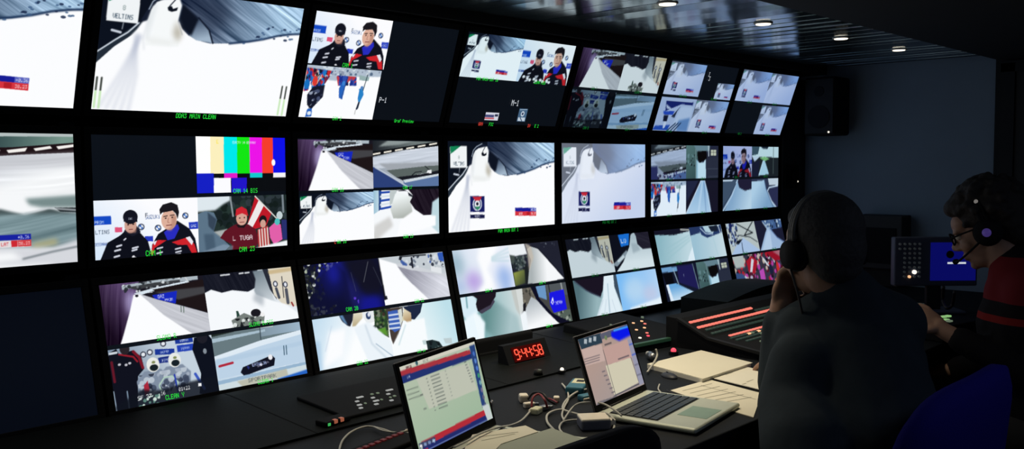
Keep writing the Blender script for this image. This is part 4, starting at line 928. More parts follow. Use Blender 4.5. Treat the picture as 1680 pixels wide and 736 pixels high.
monitor('T', 2, 'top row monitor with ice track and interview over two dark graphics panes')
pic('T', 2, (0, 0, .5, .485), pic_main, cap='PGM MAIN OUT 16', cu=.48, cv=-.001, ch=.0115, dim=dimc(.96)); pic('T', 2, (.5, 0, 1, .485), pic_interview, sub=True, cap='CLEAN FEED', cu=.45, cv=.003, ch=.0105, dim=dimc(.94))
caption('T', 2, 'M-1', .54, .735, .022, 'white'); caption('T', 2, 'GRA', .27, 1.0, .012, 'redcap'); caption('T', 2, 'FIC', .365, 1.0, .012, 'green'); caption('T', 2, 'DV', .725, 1.0, .012, 'redcap'); caption('T', 2, 'E 2', .80, 1.0, .012, 'green')
def pic_score(w, h):
    c = Cv(w, h); c.fill((210, 212, 224)); c.poly(R4((0, .3), (.65, .62)), (70, 74, 120)); c.poly(R4((.0, .66), (.7, .85)), (196, 90, 100)); c.poly(R4((.7, .2), (.95, .5)), (50, 56, 80)); return c
def pic_logo(w, h):
    c = Cv(w, h); c.fill((70, 100, 130)); c.ell((.5, .4), .35, .2, (200, 214, 226)); c.ell((.5, .4), .2, .11, (50, 60, 90)); c.poly(R4((.1, .68), (.9, .95)), (190, 204, 216)); c.line([(.3, .68), (.6, .95)], .1, (50, 70, 100)); c.line([(.1, .1), (.9, .06)], .06, (150, 170, 190)); return c
pic('T', 2, (.30, .865, .42, .955), pic_score); pic('T', 2, (.60, .80, .68, .955), pic_logo)
monitor('M', 2, 'middle row monitor with one bright full ice track picture, left one of the pair')
pic('M', 2, (0, 0, 1, 1), pic_main, cap='PGM MAIN OUT 1', cu=.53, cv=-.008, ch=.0125)
monitor('B', 2, 'bottom row monitor with violet glowing ice and a blue square sponsor sign')
pic('B', 2, TL, pic_glow, cap='CAM 3', cu=.5, cv=0, ch=.0115); pic('B', 2, TR, pic_treecurve, cap='CAM 4', cu=.52, cv=.0, ch=.0115)
pic('B', 2, BL, pic_bank); pic('B', 2, BR, pic_gazprom, cap='CAM 6', cu=.5, cv=.0, ch=.0115)

D = dimc(.86)
monitor('T', 3, 'top row four-picture monitor with start ramp, snow mound and dim riders pane')
pic('T', 3, TL, pic_start, cap='CAM 7', cu=.45, cv=0, ch=.0115, dim=D, capm='greend'); pic('T', 3, TR, pic_pillar, cap='SLOMO B', cu=.5, cv=0, ch=.0115, dim=D, capm='greend')
pic('T', 3, BL, pic_riders, cap='CAM 8', cu=.5, cv=0, ch=.0115, dim=(.42, .5, .55), capm='greend'); pic('T', 3, (.5, .53, 1, 1), pic_bobside, cap='CAM 9', cu=.5, cv=0, ch=.0115, dim=(.62, .72, .8), capm='greend')
monitor('M', 3, 'middle row monitor with one dimmer full ice track picture, right one of the pair')
pic('M', 3, (0, 0, 1, 1), pic_main, shade=1, cap='PVW PRE OUT 2', cu=.54, cv=-.008, ch=.0115, capm='greend', dim=(.97, .98, 1))
monitor('B', 3, 'bottom row monitor with a plain pale blue pane at lower right')
pic('B', 3, TL, pic_pillar, head=False, cap='CAM 10', cu=.5, cv=0, ch=.0115, dim=D, capm='greend'); pic('B', 3, TR, pic_signcurve, cap='CAM 11', cu=.5, cv=0, ch=.0115, dim=dimc(.92), capm='greend')
pic('B', 3, BL, pic_bankdark, cap='CAM 12', cu=.55, cv=.001, ch=.0115, capm='greend'); pic('B', 3, BR, pic_plain, cap='CAM 13', cu=.5, cv=.001, ch=.0115, capm='greend')

D = (.76, .82, .90)
monitor('T', 4, 'top row monitor with a small ice track inset in its dark upper right pane')
pic('T', 4, (.0, .02, .5, .48), pic_main, shade=1, cap='PGM MAIN', cu=.55, cv=0, ch=.0115, dim=D, capm='greend'); pic('T', 4, (.74, .25, 1, .49), pic_main, shade=1, dim=D, cap='AUX DVE', cu=.0, cv=-.001, ch=.011, capm='greend')
pic('T', 4, (0, .52, .5, 1), pic_bluestart, cap='CAM 14', cu=.45, cv=0, ch=.0115, dim=D, capm='greend'); pic('T', 4, (.5, .52, 1, 1), pic_main, shade=1, cap='CAM 15', cu=.5, cv=0, ch=.0115, dim=D, capm='greend')
caption('T', 4, 'I', .56, .14, .02, 'white'); caption('T', 4, '3', .58, .2, .02, 'white')
D = (.88, .93, .97)
monitor('M', 4, 'middle row four-picture monitor with crowd pane and a straight ice channel')
pic('M', 4, TL, pic_roof, gate=False, cap='CAM 17', cu=.5, cv=0, ch=.0125, dim=(.76, .82, .9), capm='greend'); pic('M', 4, TR, pic_tower, cap='CAM 5', cu=.5, cv=0, ch=.0115, dim=D, capm='greend')
pic('M', 4, BL, pic_crowd, cap='CAM 2', cu=.5, cv=0, ch=.0115, dim=D, capm='greend'); pic('M', 4, BR, pic_straight, cap='CAM 6', cu=.5, cv=.001, ch=.0115, dim=D, capm='greend')
monitor('B', 4, 'bottom row monitor with pale icy bowl panes over a dark tower pane')
pic('B', 4, TL, pic_bowl, cap='CAM 25', cu=.5, cv=0, ch=.0125, dim=D, capm='greend'); pic('B', 4, TR, pic_arch, cap='CAM 26', cu=.5, cv=0, ch=.0125, dim=D, capm='greend')
pic('B', 4, BL, pic_wallrun, cap='CAM 27', cu=.55, cv=0, ch=.0125, dim=D, capm='greend'); pic('B', 4, BR, pic_tower, cap='CAM 5', cu=.5, cv=0, ch=.0125, dim=D, capm='greend')

D = (.72, .79, .90)
monitor('T', 5, 'top row monitor farthest right with a blank lower left pane')
pic('T', 5, (0, 0, .5, .485), pic_main, shade=1, cap='CAM 28', cu=.5, cv=0, ch=.0115, dim=D, capm='greend'); pic('T', 5, TR, pic_main, gfx=False, shade=1, cap='CAM 29', cu=.4, cv=0, ch=.0115, dim=D, capm='greend')
pic('T', 5, BR, pic_main, shade=1, cap='CAM 30', cu=.5, cv=0, ch=.0115, dim=D, capm='greend'); caption('T', 5, 'AUX 2', .25, 1.0, .011, 'greend')
D = (.86, .92, .97)
monitor('M', 5, 'middle row monitor farthest right, small interview pane above a white bend')
pic('M', 5, TL, pic_interview, cap='CAM 1', cu=.45, cv=0, ch=.0115, dim=(.62, .68, .84), capm='greend'); pic('M', 5, TR, pic_skyrun, cap='CAM 31', cu=.5, cv=.001, ch=.0115, dim=D, capm='greend')
pic('M', 5, BL, pic_curve_a, cap='CAM 32', cu=.5, cv=0, ch=.0115, dim=D, capm='greend'); pic('M', 5, BR, pic_curve_b, cap='CAM 33', cu=.5, cv=0, ch=.0115, dim=D, capm='greend')
monitor('B', 5, 'bottom row monitor farthest right with red and white flag-waving fans')
pic('B', 5, TL, pic_beams, cap='CAM 34', cu=.45, cv=0, ch=.0125, dim=D, capm='greend'); pic('B', 5, TR, pic_apex, cap='CAM 35', cu=.5, cv=0, ch=.0125, dim=D, capm='greend')
pic('B', 5, BL, pic_fans, cap='CAM 36', cu=.5, cv=.002, ch=.0125, dim=D, capm='greend'); pic('B', 5, BR, pic_fans, 1, dim=D)

# small intercom panel on the blank strip right of the monitors
t = empty('wall_intercom', (3.70, -.010, 1.265), label='small dark wall panel with one white light, right of the middle row', cat='control panel')
MB().box((-.075, -.012, 0), (.075, 0, .125), bevel=.003).build('plate', M['console'], t)
MB().cyl((.055, -.016, .035), (.055, -.011, .035), .004, n=10).build('indicator_light', M['wled'], t)
MB().box((-.01, -.02, .03), (.045, -.012, .085), bevel=.004).build('handset_cradle', M['soft'], t)

# ------------------------------------------------------------------ desk and console
t = empty('desk', (1.3, -.6, 0), label='long charcoal desk running below the monitor wall', cat='desk')
def rel(o, t): o.location = -Vector(t.location); return o
rel(MB().box((-1.6, -1.235, DESK - .035), (XE - .01, -.08, DESK), bevel=.004).build('worktop', M['desk'], t), t)
for x in (-1.2, .35, 1.9, 3.4): rel(MB().box((x - .02, -1.1, 0), (x + .02, -.12, DESK - .035), bevel=.003).build('leg', M['black'], t), t)
rel(MB().box((-1.6, -.14, .25), (XE - .01, -.12, DESK - .035)).build('modesty_panel', M['black'], t), t)
t = empty('console_riser', (1.0, -.3, DESK), label='low sloping dark console strip between desk and monitors', cat='console')
PR = [(-.54, DESK), (-.54, DESK + .006), (-.15, DESK + .030), (-.115, DESK + .030), (-.115, DESK)]
rel(MB().prism(PR, -1.6, 1.95, 'x').build('sloping_top', M['console'], t), t)
def cz(y): return DESK + .006 + (y + .54) / .39 * .024      # height of the sloping top
for x in (-.62, .30, .95, 1.5): rel(MB().prism([(a, b + .0008) for a, b in PR[1:4]] + [(-.115, DESK + .02), (-.5, DESK + .002)], x - .002, x + .002, 'x').build('panel_seam', M['soft'], t), t)
SLOPE = math.atan(.024 / .39)

def on_console(px, py):
    p = on_z(px, py, DESK + .02); return on_z(px, py, cz(max(-.54, min(-.15, p.y))) + .012)
# keypad with three groups of lit legends
t = empty('button_panel', (.60, -.40, cz(-.40)), (SLOPE, 0, 0), 'flat panel with groups of white lit buttons left of the laptop', 'control panel')
MB().box((-.19, -.105, 0), (.16, .115, .008), bevel=.003).build('plate', M['soft'], t)
for zx, zy, w in ((490, 347, 1.6), (470, 378, .8), (487, 405, 1), (497, 428, .8), (530, 393, .4), (578, 325, .6), (620, 317, .6), (585, 352, .8), (608, 375, 1.3), (610, 400, .9), (705, 295, 1.7), (697, 325, .8), (742, 340, .6), (720, 373, .8), (648, 366, .4), (712, 350, .4)):
    p = on_console(480 + zx / 4.435, 570 + zy / 4.435)
    l = Euler((SLOPE, 0, 0)).to_matrix().inverted() @ (p - Vector(t.location))
    MB().box((l.x - .0065 * w, l.y - .0038, .006), (l.x + .0065 * w, l.y + .0038, .0105), bevel=.001).build('button', M['legend'] if w > .7 else M['key_pale'], t)
t = empty('switch_box', (.372, -.500, cz(-.50)), (0, 0, .1), 'tiny switch box with two reddish lights and a green one', 'control panel')
MB().box((-.04, -.02, 0), (.04, .02, .012), bevel=.003).build('case', M['soft'], t)
for x in (-.008, .012): MB().box((x - .006, -.022, .003), (x + .005, -.010, .013), bevel=.002).build('indicator_light', M['oled2'], t)
MB().box((-.034, -.022, .002), (-.026, -.012, .009), bevel=.001).build('indicator_light', M['gled'], t)

# the red digital clock
def seg_digit(ch, h):
    w = h * .5; k = h * .12; s = {'a': 'h2', 'g': 'h1', 'd': 'h0', 'f': 'l1', 'b': 'r1', 'e': 'l0', 'c': 'r0'}
    on = {'9': 'abcdfg', '4': 'fgbc', '5': 'afgcd', '8': 'abcdefg'}[ch]; m = MB()
    for c in on:
        kind, n = s[c][0], int(s[c][1])
        if kind == 'h': m.box((.06 * w, -.0008, n * h / 2 - k / 2), (w * .94, 0, n * h / 2 + k / 2))
        else:
            x = 0 if kind == 'l' else w; m.box((x - k / 2, -.0008, n * h / 2 + k * .35), (x + k / 2, 0, (n + 1) * h / 2 - k * .35))
    return m
ck = on_z(866, 575, .815)
t = empty('digital_clock', (ck.x, ck.y + .0, cz(ck.y) - .002), (0, 0, 0), 'black desk clock with glowing red digits reading 9:44:58', 'clock')
MB().prism([(-.016, 0), (-.010, .003), (.016, .058), (.036, .058), (.036, 0)], -.098, .098, 'x').build('case', M['soft'], t)
face = Matrix.Translation((0, -.0112, .0035)) @ Euler((-math.atan2(.026, .055), 0, 0)).to_matrix().to_4x4()
win = MB().box((-.088, -.002, .004), (.088, .001, .064)); win.bm.transform(face @ Matrix.Scale(.78, 4)); win.build('display_window', M['clock_bg'], t)
x = -.076
for ch in '9:44:58':
    if ch == ':':
        m = MB().box((x - .002, -.0035, .020), (x + .003, -.0025, .026)).box((x - .002, -.0035, .038), (x + .003, -.0025, .044)); adv = .013
    else:
        m = seg_digit(ch, .040); bmesh.ops.translate(m.bm, verts=m.bm.verts[:], vec=(x, -.0025, .013)); adv = .0285
    m.bm.transform(face @ Matrix.Scale(.78, 4)); m.build('digit' if ch != ':' else 'colon', M['clock'], t); x += adv
# a flat black case lying in front of the third column of monitors
a, b = on_z(752, 562, .845), on_z(872, 540, .845)
t = empty('flat_case', ((a.x + b.x) / 2, (a.y + b.y) / 2, cz(-.2)), (0, 0, math.atan2(b.y - a.y, b.x - a.x)), 'flat black upright case whose rounded top covers a screen corner', 'case')
L_ = (b - a).length / 2
MB().box((-L_, -.012, -.012), (L_, .012, .845 - cz(-.2)), bevel=.011, seg=4).build('shell', M['soft'], t)
MB().box((-L_ + .02, -.02, -.012), (L_ - .02, .02, .004), bevel=.003).build('foot', M['soft'], t)

# knob and little lamp on the console front
p = on_z(922, 602, .79)
t = empty('lamp_button', (p.x, p.y, cz(p.y) - .001), label='single white pilot light on the dark console', cat='light')
MB().cyl((0, 0, 0), (0, 0, .007), .012, n=20).build('collar', M['black'], t); MB().sph((0, 0, .009), .006, 12).build('pilot_light', M['wled'], t, True)
p = on_z(883, 607, .79)
t = empty('rotary_knob', (p.x, p.y, cz(p.y) - .001), label='black rotary knob on the console, left of the white pilot light', cat='knob')
MB().cyl((0, 0, 0), (0, 0, .016), .014, .012, n=20).build('cap', M['black'], t, True); MB().box((-.0015, -.011, .016), (.0015, 0, .0172)).build('pointer', M['key_pale'], t)

# intercom unit with the loose cluster of lit keys
t = empty('intercom_unit', (1.80, -.37, DESK + .012), (.10, 0, 0), 'dark key panel with scattered white and red lights behind the open laptop', 'control panel')
MB().box((-.20, -.17, -.006), (.14, .18, .028), bevel=.005).build('case', M['soft'], t)
Ri = Euler((.10, 0, 0)).to_matrix().inverted()
for zx, zy, m in ((48, 313, 'oled'), (76, 355, 'oled'), (108, 405, 'wled'), (120, 297, 'oled'), (125, 270, 'key_pale'), (145, 338, 'oled'), (178, 388, 'redled'), (148, 312, 'key_red'), (168, 370, 'key_red')):
    q = on_z(1030 + zx / 5.256, 470 + zy / 5.256, DESK + .045); l = Ri @ (q - Vector(t.location))
    MB().cyl((l.x, l.y, .024), (l.x, l.y, .031), .0055, n=10).build('button', M[m], t)
for a_, b_ in (((-150, 240), 'key_red'), ((-105, 215), 'key_pale'), ((-70, 250), 'oled')):
    q = on_z(1030 + (a_[0]) / 5.256 - 8, 470 + (a_[1] + 120) / 5.256, DESK + .045); l = Ri @ (q - Vector(t.location))
    MB().cyl((l.x, l.y, .020), (l.x, l.y, .031), .0045, n=10).build('button', M[b_], t)
p0, p1 = on_z(1041, 564, DESK + .03), on_z(1108, 551, DESK + .03)
t = empty('rail_strip', ((p0.x + p1.x) / 2, (p0.y + p1.y) / 2, DESK), (0, 0, math.atan2(p1.y - p0.y, p1.x - p0.x)), 'low green edged console rail behind the laptop', 'rail')
L_ = (p1 - p0).length / 2 + .03
MB().box((-L_, -.012, 0), (L_, .02, .03), bevel=.003).build('body', M['soft'], t); MB().box((-L_, -.014, .020), (L_, .004, .032), bevel=.002).build('edge_strip', M['greenedge'], t)
p = on_z(1105, 576, DESK + .012)
t = empty('tally_lamp', (p.x, p.y, DESK), label='single glowing red lamp behind the thick paper pad', cat='light')
MB().cyl((0, 0, 0), (0, 0, .012), .016, n=18).build('socket', M['soft'], t); MB().sph((0, 0, .015), .009, 12).build('lens', M['redled'], t, True)

# vision mixer: flat front bay and a raised rear bay of backlit keys
MX0, MX1 = 1.742, 3.12
t = empty('vision_mixer', (MX0, -.9, DESK), label='wide vision mixer panel with rows of red backlit keys', cat='mixing desk')
prof = [(-.02, 0), (-.02, .022), (.0, .026), (.19, .048), (.31, .100), (.36, .104), (.36, 0)]
MB().prism(prof, 0, MX1 - MX0, 'x').build('chassis', M['soft'], t)
MB().prism([(-.022, .0), (-.022, .024), (.0, .030), (.19, .052), (.31, .106), (.31, .098), (.19, .045), (0, .02)], -.014, .004, 'x').build('side_cheek', M['black'], t)
def bay(y):      # surface height across the panel
    for (a, za), (b, zb) in zip(prof[1:], prof[2:]):
        if a <= y <= b: return za + (zb - za) * (y - a) / (b - a)
def slope(y): return math.atan2(.052, .12) if y > .19 else math.atan2(.022, .19)
key = {m: MB().box((-.0095, -.0048, 0), (.0095, .0048, .006), bevel=.0015).mesh('button') for m in ('key_red', 'key_dim', 'key_pale', 'oled')}
for m in key: key[m].materials.append(M[m])
rows = [(.280, 'key_red', 0, .42), (.2635, 'key_dim', .42, 1.3), (.248, 'key_red', .0, .95), (.228, 'key_dim', .02, 1.3), (.206, 'key_dim', .02, 1.3),
        (.166, 'key_red', .07, 1.2), (.144, 'key_dim', .04, 1.3), (.122, 'key_dim', .04, 1.3), (.096, 'key_dim', .06, 1.3), (.066, 'key_dim', .10, 1.3), (.036, 'key_dim', .14, 1.3)]
keys = []
for y, m, xa, xb in rows:
    x = .03 + xa; i = 0
    while x < xb + .02:
        keys.append((x, y, m)); x += .0225
pale = {(2, 9): 'oled'}
rg = random.Random(11)
keys = [(x, y, ('oled' if rg.random() < .10 else 'key_pale' if rg.random() < .12 else m) if m == 'key_dim' and y < .2 else m) for x, y, m in keys]
keys.sort(key=lambda k: k[0] * .75 + k[1] * .5 - (.25 if k[2] != 'key_dim' else 0))
near, rest = keys[:99], keys[99:]
for x, y, m in near:
    o = link('button', key[m], None, t, (x, y, bay(y) - .002)); o.rotation_euler = (slope(y), 0, 0)
mb = {}
for x, y, m in rest:
    mb.setdefault(m, MB()).box((-.0095, -.0048, 0), (.0095, .0048, .006), M=Matrix.Translation((x, y, bay(y) - .002)) @ Euler((slope(y), 0, 0)).to_matrix().to_4x4())
# one stuff part for the remaining keys, several materials
bm = bmesh.new(); mats = list(mb)
for i, m in enumerate(mats):
    me = mb[m].mesh('tmp'); n0 = len(bm.faces); bm.from_mesh(me); bm.faces.ensure_lookup_table()
    for f in bm.faces[n0:]: f.material_index = i
    bpy.data.meshes.remove(me)
me = bpy.data.meshes.new('button_field'); bm.to_mesh(me); bm.free()
for m in mats: me.materials.append(M[m])
prop(link('button_field', me, None, t), kind='stuff')
for x, y in ((.66, .13), (.95, .13)):      # fader arms
    g = MB().box((-.05, -.006, .0), (.05, .006, .022), M=Matrix.Translation((x, y - .03, bay(y))), bevel=.003); g.build('fader_lever', M['alu'], t)
# arched hood behind the mixer
t = empty('console_hood', (2.72, -.33, DESK), label='dark arched hood behind the rear of the vision mixer', cat='console')
arc = [(-.38, 0)] + [(-.38 + .76 * k / 12, .075 + .035 * math.sin(PI * k / 12)) for k in range(13)] + [(.38, 0)]
MB().prism(arc, -.10, .12, 'y').build('shell', M['console'], t)

# ------------------------------------------------------------------ laptops
def laptop(pos, yaw, W, H, tilt, Dp, label, screen_fn, name='laptop', cls=None):
    t = empty(name, (pos[0], pos[1], DESK), (0, 0, yaw), label, 'laptop')
    bs = MB().box((-W / 2, -Dp, .003), (W / 2, 0.004, .016), bevel=.006, seg=3).build('base', M['alu'], t)
    MB().box((-W * .44, -Dp * .60, .0155), (W * .44, -Dp * .10, .0165)).build('keyboard', M['keycap'], bs)
    kb = [o for o in bs.children][0]
    n = 0
    kw = W * .86 / 14
    km = MB().box((-kw * .44, -Dp * .036, 0), (kw * .44, Dp * .036, .0022), bevel=.0008, seg=1).mesh('key'); km.materials.append(M['keycap2'])
    for r in range(6):
        xs = range(14) if r < 5 else (0, 1, 2, 3, 10, 11, 12, 13)
        for cidx in xs:
            link('key', km, None, bs, (-W * .43 + kw * (cidx + .5), -Dp * (.14 + .082 * r), .0165))
    sm = MB().box((-kw * 2.9, -Dp * .036, 0), (kw * 2.9, Dp * .036, .0022), bevel=.0008, seg=1).mesh('key'); sm.materials.append(M['keycap2'])
    link('key', sm, None, bs, (0, -Dp * (.14 + .082 * 5), .0165))
    MB().box((-W * .17, -Dp * .95, .0158), (W * .17, -Dp * .66, .0166)).build('trackpad', M['pad'], bs)
    R_ = Matrix.Translation((0, .002, .017)) @ Euler((-tilt, 0, 0)).to_matrix().to_4x4()
    R_ = Matrix.Translation((0, .002, .015)) @ Matrix.Rotation(-tilt, 4, 'X')
    lid = MB().box((-W / 2, .0, 0), (W / 2, .007, H), bevel=.0033); lid.bm.transform(R_); lo = lid.build('lid', M['alu2'], t)
    bz = MB().box((-W / 2 + .002, -.0015, .002), (W / 2 - .002, .001, H - .002)); bz.bm.transform(R_); bz.build('screen_bezel', M['bezel'], lo)
    hg = MB().cyl((-W * .38, .003, .014), (W * .38, .003, .014), .006, n=12); hg.build('hinge', M['black'], lo, True)
    sw, sh = W * .93, H * .86
    cvs = screen_fn(150, int(150 * sh / sw))
    me = raster_mesh('screen_picture', cvs.out(), sw, sh, M['pic'])
    so = link('screen_picture', me, None, lo)
    so.matrix_local = R_ @ Matrix.Translation((-sw / 2, -.0022, H * .09))
    return t
M['keycap2'] = mat('dark_blue_black_keycap', (.016, .026, .034), .4); M['alu2'] = mat('dark_grey_lid_shell', (.10, .10, .10), .45, metal=.3)
def scr_table(w, h):
    c = Cv(w, h, [(93, 262), (562, 78), (668, 505), (207, 735)])
    c.grad(None, (176, 190, 168), (158, 182, 156), (300, 250), (420, 600))
    c.poly([(90, 265), (562, 78), (566, 98), (98, 285)], (208, 206, 190)); c.text('CHAMPIONS', (150, 258), 14, (90, 60, 60), .6); c.ell((200, 232), 13, 14, (50, 90, 100)); c.text('RESULTS SHEET', (256, 212), 9, (80, 84, 80), .6)
    c.poly([(98, 285), (530, 130), (538, 152), (106, 312)], (168, 52, 62)); c.poly([(106, 312), (538, 152), (545, 178), (114, 352)], (34, 50, 110)); c.text('LIVE', (150, 312), 12, (190, 200, 226))
    c.poly([(195, 320), (520, 205), (572, 350), (270, 480)], (188, 192, 176))
    for k in range(10):
        y = 292 + 19 * k; x = 306 + 5.2 * k
        c.line([(x - 24, y + 10), (x + 30, y - 12)], 5, (92, 100, 96)); c.line([(x - 50, y + 22), (x - 44, y + 19)], 5, (110, 116, 110)); 
        if k < 8: c.line([(x + 66, y - 28), (x + 72, y - 31)], 5, (140, 146, 138)); c.line([(494 + 6 * k, 205 + 15 * k), (506 + 6 * k, 200 + 15 * k)], 5, (100, 106, 104))
    for k in range(3): c.line([(135 + 6 * k, 388 + 24 * k), (205 + 6 * k, 362 + 24 * k)], 5, (110, 120, 110))
    c.line([(236, 482), (252, 476)], 6, (100, 108, 104)); c.line([(218, 408), (232, 402)], 8, (100, 104, 100))
    c.poly([(528, 110), (562, 95), (622, 440), (600, 450)], (40, 66, 120))
    for k, col in enumerate([(70, 110, 190), (90, 130, 200), (80, 120, 200), (60, 150, 110), (110, 160, 170), (120, 110, 140), (100, 96, 120), (70, 80, 120)]): c.ell((556 + 9 * k, 150 + 40 * k), 13, 15, col)
    c.poly([(600, 440), (640, 425), (668, 505), (630, 520)], (196, 206, 204))
    c.poly([(215, 662), (610, 462), (620, 490), (222, 692)], (178, 44, 56)); c.poly([(222, 692), (620, 490), (632, 520), (235, 730)], (34, 44, 106)); c.line([(236, 712), (630, 514)], 4, (120, 140, 190))
    c.poly([(200, 672), (300, 628), (306, 650), (205, 700)], (60, 66, 96)); 
    for k in range(4): c.poly(R4((206 + 26 * k, 676 - 11 * k), (222 + 26 * k, 692 - 11 * k)), [(226, 226, 226), (130, 150, 190), (120, 140, 180), (170, 190, 220)][k])
    c.poly([(205, 712), (255, 690), (262, 715), (210, 740)], (190, 50, 60)); c.poly([(600, 545), (668, 505), (690, 575), (620, 610)], (20, 24, 130))
    return c
def scr_app(w, h):
    c = Cv(w, h, [(105, 208), (335, 112), (440, 410), (205, 520)])
    c.grad(None, (176, 150, 140), (164, 150, 146), (200, 250), (300, 450))
    c.poly([(105, 208), (210, 168), (220, 215), (125, 255)], (44, 62, 76)); 
    for k in range(3): c.poly(R4((135 + 21 * k, 204 - 8 * k), (148 + 21 * k, 226 - 8 * k)), (170, 180, 186))
    c.poly([(205, 175), (335, 112), (345, 150), (215, 200)], (90, 92, 110)); c.ell((235, 190), 15, 12, (110, 130, 90))
    c.poly([(258, 160), (350, 120), (360, 165), (300, 200), (262, 185)], (10, 24, 232), .02); c.line([(272, 152), (350, 122)], 9, (60, 160, 255), .01)
    c.poly([(125, 255), (215, 222), (238, 300), (150, 330)], (196, 170, 162)); c.poly([(225, 240), (360, 180), (385, 270), (250, 320)], (190, 156, 148)); c.line([(232, 225), (262, 212)], 8, (90, 80, 84)); c.line([(300, 290), (352, 268)], 7, (100, 90, 96))
    for k in range(3): c.line([(140, 300 + 12 * k), (210, 274 + 12 * k)], 4, (110, 100, 104))
    c.poly([(240, 325), (362, 278), (408, 400), (290, 470)], (206, 200, 176)); c.line([(225, 250), (300, 480)], 4, (70, 64, 70)); c.line([(362, 278), (412, 405)], 4, (60, 60, 80)); c.line([(290, 470), (410, 408)], 6, (70, 70, 84))
    for k in range(7): c.line([(225 + 10 * k, 355 + 20 * k), (238 + 10 * k, 350 + 20 * k)], 6, (110, 104, 110))
    c.poly([(340, 190), (365, 180), (440, 400), (415, 415)], (150, 150, 170)); 
    for k in range(4): c.line([(352 + 16 * k, 215 + 50 * k), (372 + 16 * k, 206 + 50 * k)], 9, (90, 110, 190) if k < 2 else (120, 120, 140))
    c.poly([(205, 520), (290, 480), (300, 470), (212, 500)], (110, 106, 112))
    return c
laptop((.445, -.874), .276, .336, .215, .266, .245, 'open laptop showing a results table with red and blue bars', scr_table)
laptop((.985, -.918), .160, .288, .196, .32, .262, 'open silver laptop with black keys, beside the white power brick', scr_app)

# ------------------------------------------------------------------ papers
def sheet(name, pts, z0, th, m, label, cat, group=None, lines=(), lm='ink'):
    c = sum((Vector((p.x, p.y, 0)) for p in pts), Vector()) / len(pts)
    t = empty(name, (c.x, c.y, z0), label=label, cat=cat, group=group)
    MB().prism([(p.x - c.x, p.y - c.y) for p in pts], 0, th, 'z').build('page' if th < .004 else 'page_block', m, t)
    if lines:
        lb = MB()
        for a, b, w in lines:
            d = (b - a); d.z = 0; n = Vector((-d.y, d.x, 0)).normalized() * w / 2
            q = [a - n, b - n, b + n, a + n]
            lb.bm.faces.new([lb.bm.verts.new((v.x - c.x, v.y - c.y, th + .0004)) for v in q])
        lb.build('print', M[lm], t)
    return t
Z = lambda x, y, z=DESK + .002: on_z(x, y, z)
pad = [Z(1062, 597, .783), Z(1149, 575, .783), Z(1232, 595, .783), Z(1152, 621, .783)]
t = sheet('paper_pad', pad, DESK, .012, M['paper2'], 'thick pad of cream paper in front of the vision mixer', 'paper')
cpt = Vector((t.location.x, t.location.y, 0))
MB().prism([((p.x - cpt.x) * 1.02 + .004, (p.y - cpt.y) * 1.02) for p in pad], .0125, .0135, 'z').build('top_page', M['paper'], t)
sa = [Z(1100, 640), Z(1163, 622), Z(1250, 645), Z(1236, 684), Z(1180, 668)]
ln = [(Z(1120 + 12 * k, 641 + 4 * k), Z(1168 + 13 * k, 629 + 4.5 * k), .004) for k in range(6)] + [(Z(1125, 650), Z(1215, 672), .003), (Z(1150, 632), Z(1240, 655), .003)]
sheet('paper_sheet', sa, DESK + .0005, .002, M['paper'], 'printed cream sheet with table lines beside the laptop, nearest of the sheets', 'paper', 'loose sheets', ln)
sb = [Z(1168, 621), Z(1222, 602), Z(1262, 612), Z(1255, 642)]
ln = [(Z(1190, 616), Z(1202, 612), .004), (Z(1225, 628), Z(1236, 624), .004), (Z(1218, 632), Z(1224, 630), .004)]
sheet('paper_sheet', sb, DESK + .003, .002, M['paper2'], 'cream sheet half hidden by the man, under the edge of the thick pad', 'paper', 'loose sheets', ln)
pc = [Z(757, 745, .796), Z(775, 712, .796), Z(862, 697, .796), Z(883, 707, .796), Z(822, 727, .796), Z(800, 750, .796)]
ln = [(Z(785, 716, .796), Z(850, 708, .796), .003), (Z(790, 722, .796), Z(845, 711, .796), .003)]
sheet('paper_sheet', pc, DESK + .0235, .002, M['paper'], 'curled cream sheet lying on the results laptop keyboard', 'paper', 'loose sheets', ln)
fc = [Z(905, 703, .792), Z(974, 727, .792)]
ex = (fc[1] - fc[0]).normalized(); ey = Vector((ex.y, -ex.x, 0)); e2 = (Z(800, 736, .792) - fc[0]).normalized()
if ey.dot(e2) < 0: ey = -ey
fl = [fc[0], fc[0] + ex * .23, fc[0] + ex * .23 + e2 * .31, fc[0] + e2 * .31]
t = sheet('document_folder', fl, DESK + .0205, .0035, M['folder'], 'smooth grey green folder over the curled sheet, cut by the bottom edge', 'folder')
gs = [Z(1494, 486, .80), Z(1540, 490, .80), Z(1545, 500, .80), Z(1496, 498, .80)]
sheet('paper_sheet', gs, DESK + .0005, .004, M['pgreen'], 'pale green strip of paper under the blue screen unit', 'paper', 'loose sheets')

# ------------------------------------------------------------------ cables, adapters and connectors
def cable(pts, r, m, label, z=DESK + .006, zs=None, name='cable', ends=None, cat='cable'):
    P3 = []
    for i, p in enumerate(pts):
        zz = z if zs is None else zs[i]
        P3.append(on_z(p[0], p[1], zz))
    o = Vector((P3[0].x, P3[0].y, DESK))
    t = empty(name, o, label=label, cat=cat)
    MB().tube([p - o for p in P3], r, 8).build('cord', M[m], t, True)
    for e in (ends or ()):
        a, b = (P3[0], P3[1]) if e == 0 else (P3[-1], P3[-2])
        d = (a - b).normalized()
        MB().cyl(a - d * .004 - o, a + d * .020 - o, r * 2.0, r * 1.8, n=10).build('plug', M['brickw'], t, True)
    return t
cable([(870, 674), (856, 689), (838, 697), (812, 702), (785, 712), (768, 722), (745, 733)], .0026, 'cable', 'thin grey cable running from the connector bundle over the curled sheet', zs=[.778, .778, .780, .798, .8035, .8035, .8035], ends=[0])
